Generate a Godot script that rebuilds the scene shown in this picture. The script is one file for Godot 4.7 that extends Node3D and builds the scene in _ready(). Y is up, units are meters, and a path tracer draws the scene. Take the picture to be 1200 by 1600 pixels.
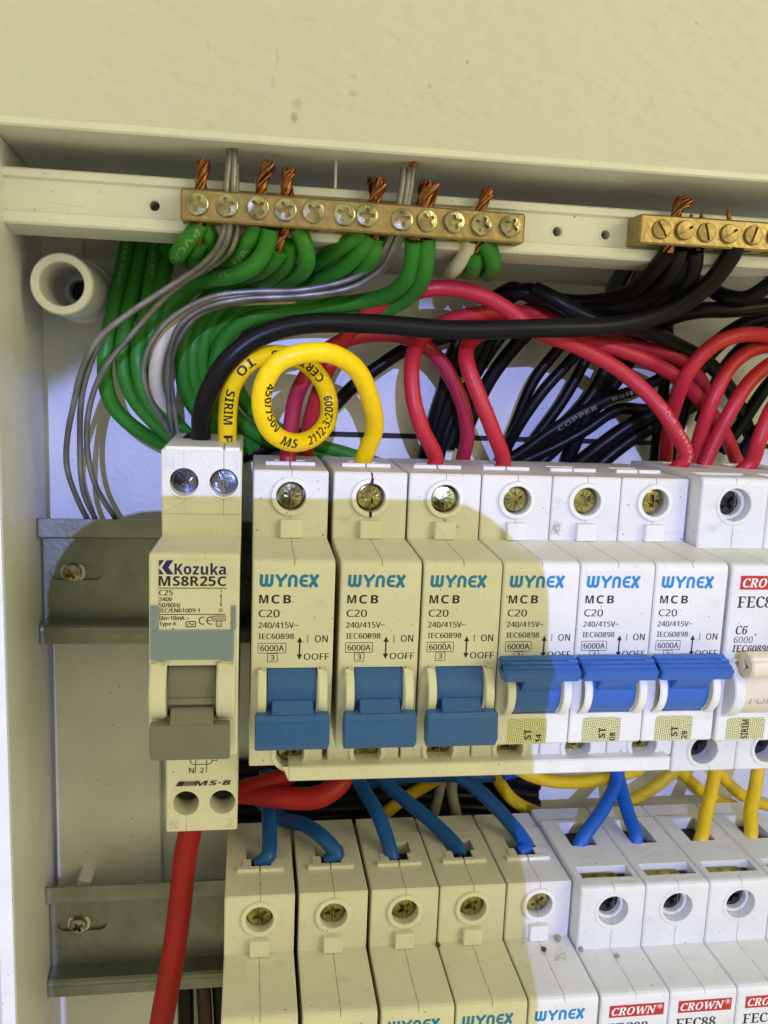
extends Node3D
# An open electrical consumer unit on a painted wall: breakers, brass bars and wires. Shapes are given in millimetres (MM turns them into metres).
const MM := 0.001
var M := {}
var cache := {}
var fonts := {}
var wires := {}
var rng := RandomNumberGenerator.new()
var taken := {}

func _ready():
	rng.seed = 7
	# camera
	var cam := Camera3D.new()
	cam.name = "camera"
	cam.fov = 59.18
	cam.near = 0.005
	cam.far = 20.0
	add_child(cam)
	cam.transform = Transform3D(Basis(Vector3(0.98869, 0.03973, 0.14463), Vector3(-0.0152, 0.98586, -0.1669), Vector3(-0.14921, 0.16282, 0.97531)), Vector3(-1.157, 62.352, 249.067) * MM)
	cam.current = true
	# the room's own dim warm light and the exposure
	var env := Environment.new()
	env.background_mode = Environment.BG_COLOR
	env.background_color = Color(0.79, 0.75, 0.42).linear_to_srgb()
	env.tonemap_mode = Environment.TONE_MAPPER_LINEAR
	env.tonemap_exposure = 0.97
	env.sdfgi_enabled = true
	env.ssao_enabled = true
	env.ssil_enabled = true
	var we := WorldEnvironment.new()
	we.name = "environment"
	we.environment = env
	add_child(we)
	make_materials()
	make_room_lamp()
	make_torch()
	make_phone()
	# the wall behind everything
	var mb := MB.new()
	mb.quad(Vector3(-900, -900, -24), Vector3(900, -900, -24), Vector3(900, 900, -24), Vector3(-900, 900, -24))
	var wall := put(mb.done(), "wall", "wall", self)
	tag(wall, "painted cream wall behind the box", "wall", "", "structure")
	make_enclosure()
	make_rail("grey steel rail behind the upper row of breakers", Vector3(0, 0, 0))
	make_rail("grey steel rail behind the lower row of breakers", Vector3(0, -108.1, 0))
	# breakers
	make_tall_breaker()
	var g := "white breakers of the upper row"
	make_mcb("white breaker, lever down, directly right of the tall grey-lever one", Vector3(0, 0, 0), g, false)
	make_mcb("white breaker with a cracked top joint where the yellow wire enters", Vector3(18.87, 0, 0), g, false, "", 1.0)
	make_mcb("white breaker, last of the three with the blue lever down", Vector3(37.0, 0, 0), g, false)
	make_mcb("white breaker with raised blue lever, half in shade, nearest the lowered ones", Vector3(54.92, 0, 0), g, true, "14")
	make_mcb("middle white breaker of the three with raised blue levers", Vector3(72.75, 0, 0), g, true, "08")
	make_mcb("white breaker with raised blue lever touching the cream-lever breaker", Vector3(90.57, 0, 0), g, true, "29")
	make_fec("off-white breaker with red badge and cream lever, upper row, next to blue levers", Vector3(108.8, 0, 0), g, true)
	make_fec("off-white breaker with red badge ending the upper row", Vector3(126.7, 0, 0), g, true)
	g = "breakers of the lower row"
	var names := ["leftmost breaker of the lower row, beside the thick red cable", "second breaker of the lower row, between two wide black gaps", "third breaker of the lower row, right of the second black gap", "fourth breaker of the lower row, with blue printed name just showing", "fifth lower breaker, the last with a brass screw, beside the deep-hole ones"]
	for i in 5:
		make_mcb(names[i], Vector3([-5.47, 13.25, 31.81, 49.87, 67.93][i], -108.08, 0.67), g, false)
	names = ["lower off-white breaker fed by the vivid blue wire that leans left", "lower off-white breaker fed by the vivid blue wire that leans right", "lower off-white breaker fed by the first upright yellow wire", "lower off-white breaker fed by the yellow wire farthest right"]
	for i in 4:
		make_fec(names[i], Vector3(86.0 + i * 17.95, -108.0, 0.6), g)
	make_comb()
	# brass bars
	make_bar("brass earth bar with twelve cross-head screws and green wires", Vector3(-16.7, 94.75, 32.85), 12, [3.6, 10.0, 16.7, 22.7, 28.9, 35.8, 40.8, 48.8, 54.7, 60.9, 67.2, 74.0], "combo", -0.008)
	make_bar("brass neutral bar with slotted screws and black wires", Vector3(88.7, 95.9, 32.85), 8, [5.2, 11.0, 16.5, 22.3, 28.4, 34.4, 40.4, 46.4], "slot", 0.0)
	wires[0] = wire("green_wire", "green earth wire, outermost left one of the bundle beside the round post", "wire", "green wires sweeping down the left", "green", 4, [-33.0, 101.3, -14.0, -33.7, 91.8, -6.0, -35.0, 83.2, -3.0, -36.6, 73.1, 1.0, -38.0, 64.0, 4.0, -38.4, 55.7, 4.0, -36.9, 48.7, 2.0, -32.2, 43.2, 0.0, -25.4, 38.3, -5.0, -16.1, 34.4, -10.0])
	wires[1] = wire("green_wire", "green earth wire, second from the left where the bundle bulges over the back", "wire", "green wires sweeping down the left", "green", 4, [-28.3, 101.3, -12.0, -29.8, 92.2, -7.0, -31.1, 82.6, -3.0, -32.8, 72.4, 2.0, -33.9, 63.3, 5.0, -33.2, 55.6, 5.0, -30.2, 49.0, 3.0, -23.9, 42.2, 0.0, -15.7, 36.1, -6.0])
	wires[2] = wire("green_wire", "green earth wire, third from the left, rising straight behind the top ledge", "wire", "green wires sweeping down the left", "green", 4, [-23.9, 101.4, -11.0, -26.2, 92.4, -7.0, -26.9, 82.7, -1.0, -28.4, 70.9, 4.0, -29.7, 61.0, 7.0, -28.2, 52.5, 6.0, -24.3, 45.5, 3.0, -18.1, 38.5, -4.0, -13.1, 33.8, -10.0])
	wires[3] = wire("green_wire", "green earth wire crossing behind the white wire, seen on its left side", "wire", "green wires sweeping down the left", "green", 4, [-19.0, 99.0, -10.0, -22.4, 89.7, -6.0, -24.2, 81.1, 0.0, -25.8, 71.0, 5.0, -26.9, 62.0, 4.0, -26.1, 52.4, 1.0, -22.1, 45.0, -3.0, -15.2, 37.4, -9.0])
	wires[4] = wire("green_wire", "green earth wire with pale print hooking left out of the first brass hole", "wire", "green wire ends under the brass bar", "green", 4, [-12.5, 91.1, 36.0, -15.0, 88.2, 36.0, -17.2, 85.6, 33.0, -18.4, 84.9, 26.0, -18.3, 86.1, 14.0, -21.4, 89.5, 2.0, -25.9, 88.4, -8.0, -28.6, 81.5, -8.0, -31.2, 71.1, -4.0])
	wires[5] = wire("green_wire", "short green wire end with copper showing, below the first brass hole", "wire", "green wire ends under the brass bar", "green", 3.8, [-12.7, 87.7, 34.0, -13.6, 86.0, 31.0, -14.7, 85.1, 24.0, -15.9, 86.0, 12.0, -18.3, 88.7, 0.0, -22.7, 88.8, -10.0])
	wires[6] = wire("green_wire", "short green wire end just left of the two grey wires under the bar", "wire", "green wire ends under the brass bar", "green", 3.8, [-12.0, 91.2, 35.0, -10.7, 89.2, 34.0, -10.9, 87.3, 30.0, -12.4, 86.4, 20.0, -14.6, 86.5, 8.0, -17.7, 86.7, -4.0])
	wires[7] = wire("green_wire", "green wire end leaning left out of the third brass hole, behind the printed one", "wire", "green wire ends under the brass bar", "green", 4, [-0.1, 91.8, 36.0, -1.7, 88.8, 35.0, -4.0, 85.2, 30.0, -7.4, 82.5, 22.0, -13.1, 80.7, 12.0, -20.3, 76.0, 6.0, -25.3, 66.1, 4.0, -27.9, 56.1, 0.0, -25.5, 45.6, -6.0, -17.2, 36.4, -12.0])
	wires[8] = wire("green_wire", "green wire with pale print bending low to the left under the third brass screw", "wire", "green wire ends under the brass bar", "green", 4.1, [2.8, 91.0, 37.0, 1.9, 86.9, 36.0, -0.8, 83.2, 34.0, -5.5, 81.2, 29.0, -10.8, 80.8, 20.0, -16.0, 79.2, 10.0, -22.2, 72.6, 2.0, -25.5, 62.9, 0.0, -25.9, 52.7, -2.0, -21.1, 43.9, -6.0, -13.6, 35.7, -12.0])
	wires[9] = wire("green_wire", "green cut wire end with a pale rim and twisted copper above it", "wire", "green wire ends under the brass bar", "green", 4, [5.2, 86.7, 35.0, 3.6, 84.6, 32.0, 1.1, 83.1, 25.0, -4.0, 81.7, 14.0, -11.5, 78.2, 4.0, -17.2, 70.7, 0.0, -19.2, 60.6, 0.0, -17.5, 51.2, -3.0, -11.7, 42.7, -8.0, -4.2, 35.8, -14.0])
	wires[10] = wire("green_wire", "green wire end just right of the cut one with copper", "wire", "green wire ends under the brass bar", "green", 4, [7.2, 88.7, 35.0, 7.4, 86.0, 32.0, 6.1, 83.6, 26.0, 2.3, 81.5, 16.0, -5.7, 78.7, 6.0, -13.6, 71.7, 0.0, -16.6, 61.5, -1.0, -15.0, 51.6, -4.0, -9.1, 43.4, -9.0, -0.9, 35.8, -15.0])
	wires[11] = wire("green_wire", "green wire end curling round to the right below the fourth brass screw", "wire", "green wire ends under the brass bar", "green", 4, [9.2, 91.3, 36.0, 10.8, 87.8, 36.0, 11.4, 84.6, 33.0, 9.9, 82.4, 25.0, 5.5, 81.1, 16.0, -2.4, 79.0, 8.0, -9.9, 73.5, 1.0, -13.9, 64.2, -1.0, -13.4, 53.9, -5.0, -7.9, 45.0, -10.0, 1.3, 36.6, -15.0])
	wires[12] = wire("green_wire", "upper green wire of the three running left from the seventh brass hole", "wire", "green wires running left under the brass bar", "green", 4, [24.4, 91.9, 36.0, 21.0, 89.7, 34.0, 17.2, 87.3, 27.0, 12.2, 84.7, 17.0, 4.1, 81.9, 9.0, -5.6, 76.7, 2.0, -11.7, 68.6, -3.0, -13.1, 58.2, -6.0, -9.1, 47.6, -10.0, 0.8, 38.8, -15.0])
	wires[13] = wire("green_wire", "middle green wire of the three running left from the seventh brass hole", "wire", "green wires running left under the brass bar", "green", 4, [25.9, 91.1, 36.0, 24.0, 88.1, 34.0, 19.7, 84.0, 26.0, 12.7, 80.8, 16.0, 3.3, 78.4, 8.0, -5.7, 73.7, 2.0, -10.9, 65.2, -5.0, -10.4, 54.7, -9.0, -4.3, 44.9, -12.0, 8.3, 36.6, -16.0])
	wires[14] = wire("green_wire", "lowest green wire of the three running left from the seventh brass hole", "wire", "green wires running left under the brass bar", "green", 4, [27.2, 90.8, 35.0, 26.7, 87.2, 33.0, 24.4, 83.8, 26.0, 19.0, 80.7, 18.0, 9.9, 77.6, 9.0, 0.1, 75.1, 5.0, -8.2, 70.6, 1.0, -13.7, 63.4, -3.0, -14.8, 52.9, -7.0, -10.0, 42.4, -12.0, -0.9, 34.2, -16.0])
	wires[15] = wire("green_wire", "left one of two green wires dropping side by side from the ninth brass hole", "wire", "green wires running left under the brass bar", "green", 4.1, [35.8, 90.8, 36.0, 36.3, 86.7, 33.0, 36.0, 82.6, 28.0, 33.4, 79.6, 21.0, 27.6, 77.9, 14.0, 16.6, 76.3, 9.0, 6.7, 75.0, 7.0, -1.8, 72.4, 5.0, -7.8, 67.3, 2.0, -10.5, 59.2, -2.0, -9.0, 50.5, -6.0, -1.9, 42.8, -10.0, 10.2, 35.7, -16.0])
	wires[16] = wire("green_wire", "right one of two green wires dropping side by side from the ninth brass hole", "wire", "green wires running left under the brass bar", "green", 4.1, [38.9, 91.3, 36.0, 39.4, 86.8, 34.0, 39.6, 82.8, 29.0, 37.8, 79.2, 22.0, 32.7, 75.9, 14.0, 23.4, 74.8, 8.0, 10.2, 73.7, 4.0, 1.9, 71.1, 1.0, -3.8, 64.6, -3.0, -5.5, 56.7, -7.0, -0.8, 48.2, -11.0, 12.0, 39.7, -16.0, 27.4, 35.4, -18.0, 37.3, 32.4, -19.0])
	wires[17] = wire("green_wire", "thin strand of green wire dropping behind the left of the hanging black wire", "wire", "green wires sweeping down the left", "green", 3.8, [-6.8, 77.5, -8.0, -11.9, 72.1, -8.0, -17.0, 64.1, -8.0, -19.7, 56.2, -9.0, -16.3, 47.3, -12.0, -4.7, 40.1, -15.0, 14.0, 35.6, -17.0, 31.5, 32.7, -19.0])
	wires[18] = wire("green_wire", "short green wire stub hanging straight below the eleventh brass hole", "wire", "green wire ends under the brass bar", "green", 3.9, [50.9, 89.3, 34.0, 51.7, 86.8, 31.0, 53.5, 85.7, 22.0, 56.8, 87.8, 6.0, 60.4, 91.5, -12.0, 62.7, 95.0, -24.0])
	wires[19] = wire("green_wire", "short green wire stub curving right below the eleventh brass hole", "wire", "green wire ends under the brass bar", "green", 4, [52.2, 91.5, 36.0, 54.3, 89.4, 35.0, 56.2, 86.9, 32.0, 57.9, 85.8, 22.0, 60.9, 87.7, 6.0, 64.2, 91.7, -12.0, 66.3, 95.2, -24.0])
	wires[20] = wire("white_wire", "short cream wire end leaning left below the eleventh brass hole", "wire", "", "cream", 3.6, [49.5, 91.7, 36.0, 48.9, 88.8, 33.0, 48.1, 86.0, 27.0, 49.8, 86.3, 12.0, 55.1, 90.1, -8.0, 59.2, 94.4, -24.0])
	wires[21] = wire("white_wire", "cream white wire curving down between grey strands over the green bundle", "wire", "", "cream", 3.6, [20.1, 79.3, 6.0, 4.9, 77.7, 12.0, -6.3, 76.5, 15.0, -14.1, 74.2, 16.0, -20.3, 69.7, 15.0, -23.9, 62.8, 13.0, -25.1, 54.7, 8.0, -23.2, 47.0, 2.0, -18.9, 37.8, -6.0])
	wires[22] = wire("earth_strand", "bare grey metal strand passing through the second brass hole, leftmost and lowest sweep", "bare wire", "bare grey strands from the second brass hole", "steel", 1.5, [-6.3, 107.1, 38.0, -6.8, 99.6, 38.0, -7.3, 91.3, 37.0, -9.1, 86.3, 36.0, -13.7, 81.8, 33.0, -21.8, 76.1, 32.0, -29.4, 70.9, 31.0, -35.5, 65.9, 29.0, -39.9, 59.1, 25.0, -43.2, 51.3, 19.0, -46.3, 41.3, 13.0, -47.4, 31.7, 8.0, -45.8, 22.6, 3.0, -44.0, 15.6, -4.0])
	wires[23] = wire("earth_strand", "bare grey metal strand lying along the upper edge of the left sweep", "bare wire", "bare grey strands from the second brass hole", "steel", 1.5, [-5.3, 108.0, 38.0, -5.5, 99.7, 38.0, -6.1, 91.3, 37.0, -7.5, 86.4, 36.0, -12.4, 81.7, 32.0, -20.2, 77.1, 31.0, -28.5, 71.6, 30.0, -34.8, 66.4, 28.0, -38.4, 60.4, 24.0, -41.8, 51.3, 18.0, -44.0, 39.5, 10.0, -44.1, 26.4, 5.0, -42.1, 15.7, -4.0])
	wires[24] = wire("earth_strand", "shiny bare metal strand ending furthest right above the second rail", "bare wire", "bare grey strands from the second brass hole", "steel", 1.5, [-4.8, 104.5, 37.0, -4.8, 98.5, 37.0, -4.3, 91.6, 36.0, -5.6, 86.9, 35.0, -8.7, 84.0, 31.0, -15.6, 80.1, 26.0, -22.9, 74.4, 21.0, -29.9, 66.9, 18.0, -37.1, 57.6, 15.0, -41.2, 47.8, 12.0, -42.3, 37.8, 9.0, -40.7, 26.9, 5.0, -36.3, 15.4, -4.0])
	wires[25] = wire("earth_strand", "bare grey strand, upper one of the pair crossing right to the eighth brass screw", "bare wire", "bare grey strands from the eighth brass hole", "steel", 1.45, [32.5, 106.3, 38.0, 31.9, 100.1, 38.0, 31.1, 93.6, 37.0, 29.4, 88.6, 35.0, 26.0, 84.0, 30.0, 20.5, 81.3, 27.0, 10.6, 79.0, 26.0, -0.0, 78.0, 26.0, -10.3, 76.3, 25.0, -19.2, 71.7, 22.0, -25.0, 65.4, 19.0, -27.3, 58.8, 17.0, -26.3, 51.6, 13.0, -23.2, 44.8, 7.0, -20.5, 37.8, 0.0])
	wires[26] = wire("earth_strand", "bare grey strand, lower one of the pair crossing right to the eighth brass screw", "bare wire", "bare grey strands from the eighth brass hole", "steel", 1.45, [33.8, 106.1, 38.0, 33.2, 100.1, 38.0, 32.5, 93.7, 37.0, 31.2, 88.7, 35.0, 28.5, 83.8, 30.0, 22.0, 79.8, 27.0, 10.3, 77.5, 26.0, -2.3, 76.4, 25.0, -12.5, 73.6, 23.0, -18.4, 68.9, 20.0, -21.3, 61.4, 15.0, -21.9, 51.6, 9.0, -21.5, 37.8, 0.0])
	wires[27] = wire("earth_strand", "bare grey strand tipped with brown that sticks up highest over the bar", "bare wire", "bare grey strands from the eighth brass hole", "steel", 1.45, [34.7, 106.2, 38.0, 34.2, 100.9, 38.0, 33.2, 93.7, 37.0, 32.1, 88.9, 34.0, 29.4, 83.7, 28.0, 22.4, 79.4, 25.0, 10.5, 77.1, 23.0, -2.1, 75.9, 22.0, -12.9, 72.8, 20.0, -17.9, 67.7, 18.0, -20.8, 60.6, 13.0, -20.9, 51.2, 8.0, -19.5, 37.8, 0.0])
	wires[28] = wire("black_cable", "thick black cable arching across the whole panel into the grey-lever breaker", "cable", "", "black", 4.7, [114.0, 93.8, 39.0, 113.4, 90.6, 37.0, 110.7, 84.5, 33.0, 103.9, 78.5, 29.0, 90.3, 74.3, 28.0, 70.5, 72.4, 30.0, 45.9, 70.9, 32.0, 23.9, 71.4, 34.0, 11.0, 70.6, 35.0, 0.8, 67.2, 36.0, -6.4, 61.3, 36.0, -10.5, 54.5, 34.0, -12.4, 48.2, 30.0, -12.9, 41.7, 25.0, -15.4, 41.0, 21.0, -15.4, 36.0, 21.0])
	wires[29] = wire("yellow_wire", "yellow wire with printed letters coiled in one loop above the breakers", "wire", "", "yellow", 4.5, [-6.6, 37.0, 24.0, -6.4, 42.0, 27.0, -6.3, 49.1, 29.0, -5.2, 55.8, 32.0, -1.6, 61.1, 33.0, 3.9, 63.4, 30.0, 10.4, 62.5, 26.0, 15.5, 58.8, 23.0, 18.4, 53.1, 21.0, 18.1, 47.5, 23.0, 14.3, 43.6, 28.0, 8.7, 43.0, 35.0, 3.9, 45.7, 40.0, 1.6, 50.9, 43.0, 2.0, 56.7, 45.0, 5.1, 61.6, 46.0, 10.7, 63.9, 46.0, 17.1, 63.9, 44.0, 23.3, 60.5, 39.0, 27.4, 53.9, 33.0, 29.7, 46.1, 26.0, 28.0, 38.0, 21.0, 28.0, 33.0, 20.0])
	wires[30] = wire("red_wire", "red wire rising from the first blue-lever breaker behind the yellow loop", "wire", "red wires above the breakers", "crimson", 4.2, [8.7, 33.0, 20.0, 8.7, 38.0, 20.0, 9.5, 45.6, 17.0, 10.9, 53.5, 14.0, 14.5, 60.3, 11.0, 19.4, 65.5, 9.0, 25.3, 68.6, 8.0, 34.1, 70.0, 6.0, 41.3, 69.0, 5.0, 47.8, 65.8, 4.0, 53.1, 60.0, 3.0, 57.4, 52.2, 2.0, 59.9, 43.2, 0.0, 59.8, 35.1, -4.0])
	wires[31] = wire("red_wire", "long red wire that arcs high over the black cable, then runs down right", "wire", "red wires above the breakers", "red", 4.1, [14.4, 33.5, -4.0, 14.9, 43.5, 2.0, 16.9, 53.6, 6.0, 21.2, 64.7, 8.0, 27.5, 73.8, 12.0, 35.1, 78.7, 17.0, 44.6, 81.4, 20.0, 54.3, 80.9, 20.0, 63.2, 77.4, 20.0, 71.4, 72.4, 20.0, 83.4, 68.7, 18.0, 95.9, 63.0, 18.0, 104.7, 56.0, 20.0, 111.0, 47.8, 22.0, 115.0, 41.0, 22.0, 112.6, 36.0, 20.0])
	wires[32] = wire("red_wire", "red wire dropping into the third blue-lever breaker", "wire", "red wires above the breakers", "red", 4.1, [45.6, 34.0, 20.0, 47.0, 38.2, 20.0, 42.8, 45.8, 22.0, 40.0, 53.9, 22.0, 39.5, 61.9, 20.0, 41.3, 67.0, 16.0, 45.8, 71.1, 10.0, 52.0, 74.6, 7.0, 61.9, 76.8, 6.0, 75.0, 77.4, 4.0, 88.9, 74.3, 2.0, 105.3, 70.0, 2.0, 119.0, 67.7, 1.0, 127.9, 61.8, -0.0, 132.1, 54.1, -1.0, 133.8, 44.9, -4.0, 135.5, 36.4, -8.0])
	wires[33] = wire("red_wire", "red wire dropping into the fourth blue-lever breaker", "wire", "red wires above the breakers", "red", 4.1, [63.6, 34.0, 20.0, 65.2, 37.9, 20.0, 61.2, 46.4, 22.0, 56.4, 56.1, 22.0, 53.7, 63.6, 20.0, 55.2, 68.1, 15.0, 60.0, 71.2, 9.0, 69.5, 74.3, 5.0, 82.4, 72.5, 5.0, 96.3, 69.4, 8.0, 107.8, 66.0, 8.0, 118.7, 61.4, 6.0, 128.6, 53.9, 4.0, 137.7, 45.7, 0.0, 145.5, 37.0, -5.0])
	wires[34] = wire("red_wire", "red wire arching at the right edge with its top highest of the right arcs", "wire", "red wires above the breakers", "red", 4.1, [121.8, 36.0, -4.0, 118.9, 45.0, 2.0, 115.6, 55.1, 12.0, 115.8, 63.8, 18.0, 121.2, 70.8, 20.0, 131.0, 73.9, 18.0, 143.9, 73.3, 12.0, 155.9, 68.5, 8.0])
	wires[35] = wire("red_wire", "red wire in the middle of the three arcs at the right edge", "wire", "red wires above the breakers", "red", 4, [123.8, 38.2, 10.0, 123.7, 46.0, 12.0, 124.9, 56.1, 15.0, 129.7, 65.3, 14.0, 138.1, 70.4, 11.0, 150.7, 72.2, 6.0])
	wires[36] = wire("red_wire", "red wire, lowest of the three arcs at the right edge", "wire", "red wires above the breakers", "red", 4, [124.7, 37.9, 14.0, 127.3, 46.0, 15.0, 130.1, 53.5, 16.0, 134.9, 61.0, 15.0, 142.8, 66.5, 12.0, 151.8, 69.7, 8.0])
	wires[37] = wire("red_wire", "short stretch of red wire entering the cream-lever breaker at the right edge", "wire", "red wires above the breakers", "red", 4.1, [130.0, 35.0, 20.0, 134.6, 39.7, 21.0, 135.0, 45.8, 23.0, 138.4, 54.1, 22.0, 146.4, 61.2, 18.0])
	wires[38] = wire("black_wire", "black wire slanting down left behind the yellow loop", "wire", "black wires behind the breakers", "black", 3.9, [80.5, 80.0, -8.0, 65.7, 74.8, -8.0, 52.8, 70.1, -8.0, 42.7, 66.4, -9.0, 34.9, 61.1, -10.0, 28.4, 55.5, -11.0, 21.2, 47.6, -12.0, 13.7, 40.8, -13.0, 0.9, 35.4, -15.0, -6.4, 32.5, -16.0])
	wires[39] = wire("black_wire", "black wire falling steeply left of the first hanging red wire", "wire", "black wires behind the breakers", "black", 3.8, [61.1, 75.5, -9.0, 58.1, 70.0, -10.0, 55.8, 60.8, -11.0, 54.2, 51.4, -12.0, 52.8, 41.8, -14.0, 51.4, 33.9, -16.0])
	wires[40] = wire("black_wire", "black wire with faint print crossing behind the second hanging red wire", "wire", "black wires behind the breakers", "black", 3.8, [66.4, 75.6, -4.0, 63.9, 69.8, -6.0, 60.1, 60.0, -9.0, 56.3, 51.1, -11.0, 54.1, 41.9, -13.0, 53.2, 33.7, -15.0])
	wires[41] = wire("black_wire", "black wire slanting close beside the printed one behind the red wires", "wire", "black wires behind the breakers", "black", 3.6, [73.2, 75.1, -8.0, 69.1, 69.5, -9.0, 64.0, 59.2, -13.0, 59.6, 49.5, -15.0, 56.4, 39.8, -16.0, 55.4, 33.5, -17.0])
	wires[42] = wire("black_wire", "leftmost black wire of the fan spreading in the middle of the back", "wire", "black wires fanning over the back plate", "black", 3.3, [92.6, 76.9, -6.0, 87.9, 68.9, -8.0, 81.5, 59.1, -10.0, 77.8, 47.4, -12.0, 76.1, 40.1, -14.0, 76.1, 33.4, -17.0])
	wires[43] = wire("black_wire", "second black wire of the fan, crossing the leftmost one low down", "wire", "black wires fanning over the back plate", "black", 3.3, [97.7, 76.1, -4.0, 92.4, 67.2, -6.0, 84.0, 56.7, -7.0, 78.8, 47.7, -9.0, 76.0, 40.7, -12.0, 73.9, 34.2, -15.0])
	wires[44] = wire("black_wire", "third black wire of the fan, with faint print", "wire", "black wires fanning over the back plate", "black", 3.3, [100.3, 75.5, -8.0, 97.4, 66.7, -10.0, 91.3, 53.0, -12.0, 84.0, 41.1, -14.0, 79.3, 33.6, -16.0])
	wires[45] = wire("black_wire", "fourth and thickest black wire of the fan", "wire", "black wires fanning over the back plate", "black", 4, [107.3, 75.7, -6.0, 103.9, 65.8, -8.0, 99.0, 54.7, -10.0, 89.9, 44.0, -12.0, 81.0, 37.7, -14.0, 74.3, 32.5, -16.0])
	wires[46] = wire("black_wire", "fifth black wire of the fan, right of the thickest", "wire", "black wires fanning over the back plate", "black", 3.6, [113.9, 72.4, -9.0, 109.6, 62.8, -11.0, 103.6, 52.5, -14.0, 95.0, 41.8, -16.0, 86.7, 33.0, -17.0])
	wires[47] = wire("black_wire", "black wire with COPPER print slanting across the fan", "wire", "black wires fanning over the back plate", "black", 3.4, [123.3, 64.4, -4.0, 112.0, 58.0, -4.0, 102.8, 54.5, -5.0, 93.7, 49.6, -6.0, 85.1, 43.0, -8.0, 78.2, 37.1, -10.0, 71.2, 32.9, -12.0])
	wires[48] = wire("black_wire", "black wire below the COPPER print, running into the slot", "wire", "black wires fanning over the back plate", "black", 3.6, [117.7, 51.6, -11.0, 108.5, 51.3, -11.0, 99.4, 44.8, -12.0, 89.8, 38.9, -14.0, 78.0, 33.1, -15.0])
	wires[49] = wire("black_wire", "upper thick black wire slanting down left beside the long red wire", "wire", "black wires low at the right of the back", "black", 4.4, [132.4, 64.7, -8.0, 123.8, 53.5, -9.0, 112.6, 46.9, -10.0, 103.8, 39.5, -12.0, 97.9, 33.7, -14.0])
	wires[50] = wire("black_wire", "lower thick black wire slanting down left beside the long red wire", "wire", "black wires low at the right of the back", "black", 4.4, [139.3, 58.2, -10.0, 130.1, 52.0, -11.0, 118.7, 45.4, -12.0, 109.5, 38.4, -13.0, 103.2, 32.2, -14.0])
	wires[51] = wire("black_wire", "black wire standing upright between the top cable and the long red wires", "wire", "black wires low at the right of the back", "black", 3.4, [120.9, 82.0, -10.0, 123.1, 72.8, -12.0, 123.9, 65.2, -13.0, 123.9, 55.6, -14.0, 124.5, 35.1, -17.0])
	wires[52] = wire("black_wire", "black wire slanting behind the right red arcs, upper one", "wire", "black wires low at the right of the back", "black", 4, [159.0, 66.7, -6.0, 153.9, 59.5, -8.0, 149.3, 48.7, -11.0, 144.6, 39.2, -14.0])
	wires[53] = wire("black_wire", "black wire slanting behind the right red arcs, lower one at the edge", "wire", "black wires low at the right of the back", "black", 4, [162.3, 56.8, -6.0, 156.9, 50.7, -8.0, 151.8, 41.1, -12.0, 150.4, 35.5, -14.0])
	wires[54] = wire("black_wire", "black wire end with bright copper in the first hole of the right brass bar", "wire", "black wires from the right brass bar", "black", 4.2, [97.7, 91.5, 38.0, 97.2, 89.4, 35.0, 96.4, 85.7, 29.0, 94.7, 82.4, 20.0, 88.3, 80.6, 12.0, 78.9, 81.1, 8.0, 70.4, 82.8, 6.0, 66.2, 81.9, 2.0, 63.9, 77.2, -4.0, 61.1, 71.9, -8.0, 55.1, 55.2, -12.0, 50.5, 32.9, -16.0])
	wires[55] = wire("black_wire", "black wire curving from the second hole of the right brass bar", "wire", "black wires from the right brass bar", "black", 4.2, [100.7, 92.4, 37.0, 101.0, 89.0, 35.0, 100.5, 84.9, 30.0, 98.3, 81.2, 22.0, 92.1, 79.0, 14.0, 82.6, 79.6, 8.0, 74.4, 82.1, 5.0, 69.2, 83.6, 4.0, 66.8, 80.8, -3.0, 62.9, 73.4, -8.0, 57.2, 57.1, -12.0, 53.2, 33.6, -16.0])
	wires[56] = wire("black_wire", "dark olive black wire hanging just right of the second hole wire", "wire", "black wires from the right brass bar", "black", 4.2, [102.5, 90.9, 35.0, 103.8, 87.1, 31.0, 103.7, 83.2, 25.0, 101.1, 79.4, 16.0, 95.2, 77.4, 9.0, 86.3, 78.3, 3.0, 81.1, 76.2, -3.0, 74.6, 68.8, -8.0, 68.1, 57.5, -12.0, 60.8, 38.1, -15.0])
	wires[57] = wire("black_wire", "black wire dropping from the third hole of the right brass bar", "wire", "black wires from the right brass bar", "black", 4.2, [104.6, 92.3, 37.0, 106.1, 88.5, 34.0, 106.5, 84.3, 29.0, 105.4, 80.6, 22.0, 100.4, 77.1, 14.0, 92.0, 75.9, 8.0, 80.8, 79.2, 8.0, 75.1, 83.0, 7.0, 71.0, 83.0, 4.0, 68.4, 79.1, -2.0, 66.9, 70.3, -8.0, 63.2, 57.3, -13.0, 58.1, 37.9, -16.0])
	wires[58] = wire("black_wire", "black wire crossing diagonally over the bundle under the right bar", "wire", "black wires from the right brass bar", "black", 4.3, [72.4, 83.0, 14.0, 77.7, 80.2, 17.0, 83.6, 77.1, 18.0, 91.3, 74.9, 17.0, 103.4, 74.1, 12.0, 119.7, 70.6, 2.0, 133.2, 65.7, -4.0, 145.9, 55.5, -10.0, 157.4, 39.6, -15.0])
	wires[59] = wire("black_wire", "black wire loop sagging below the right end of the right brass bar", "wire", "black wires from the right brass bar", "black", 4.2, [135.9, 90.6, 26.0, 133.4, 86.5, 22.0, 129.7, 83.3, 18.0, 125.4, 84.0, 14.0, 124.7, 87.0, 6.0, 126.7, 90.1, -6.0, 130.3, 94.6, -20.0])
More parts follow.
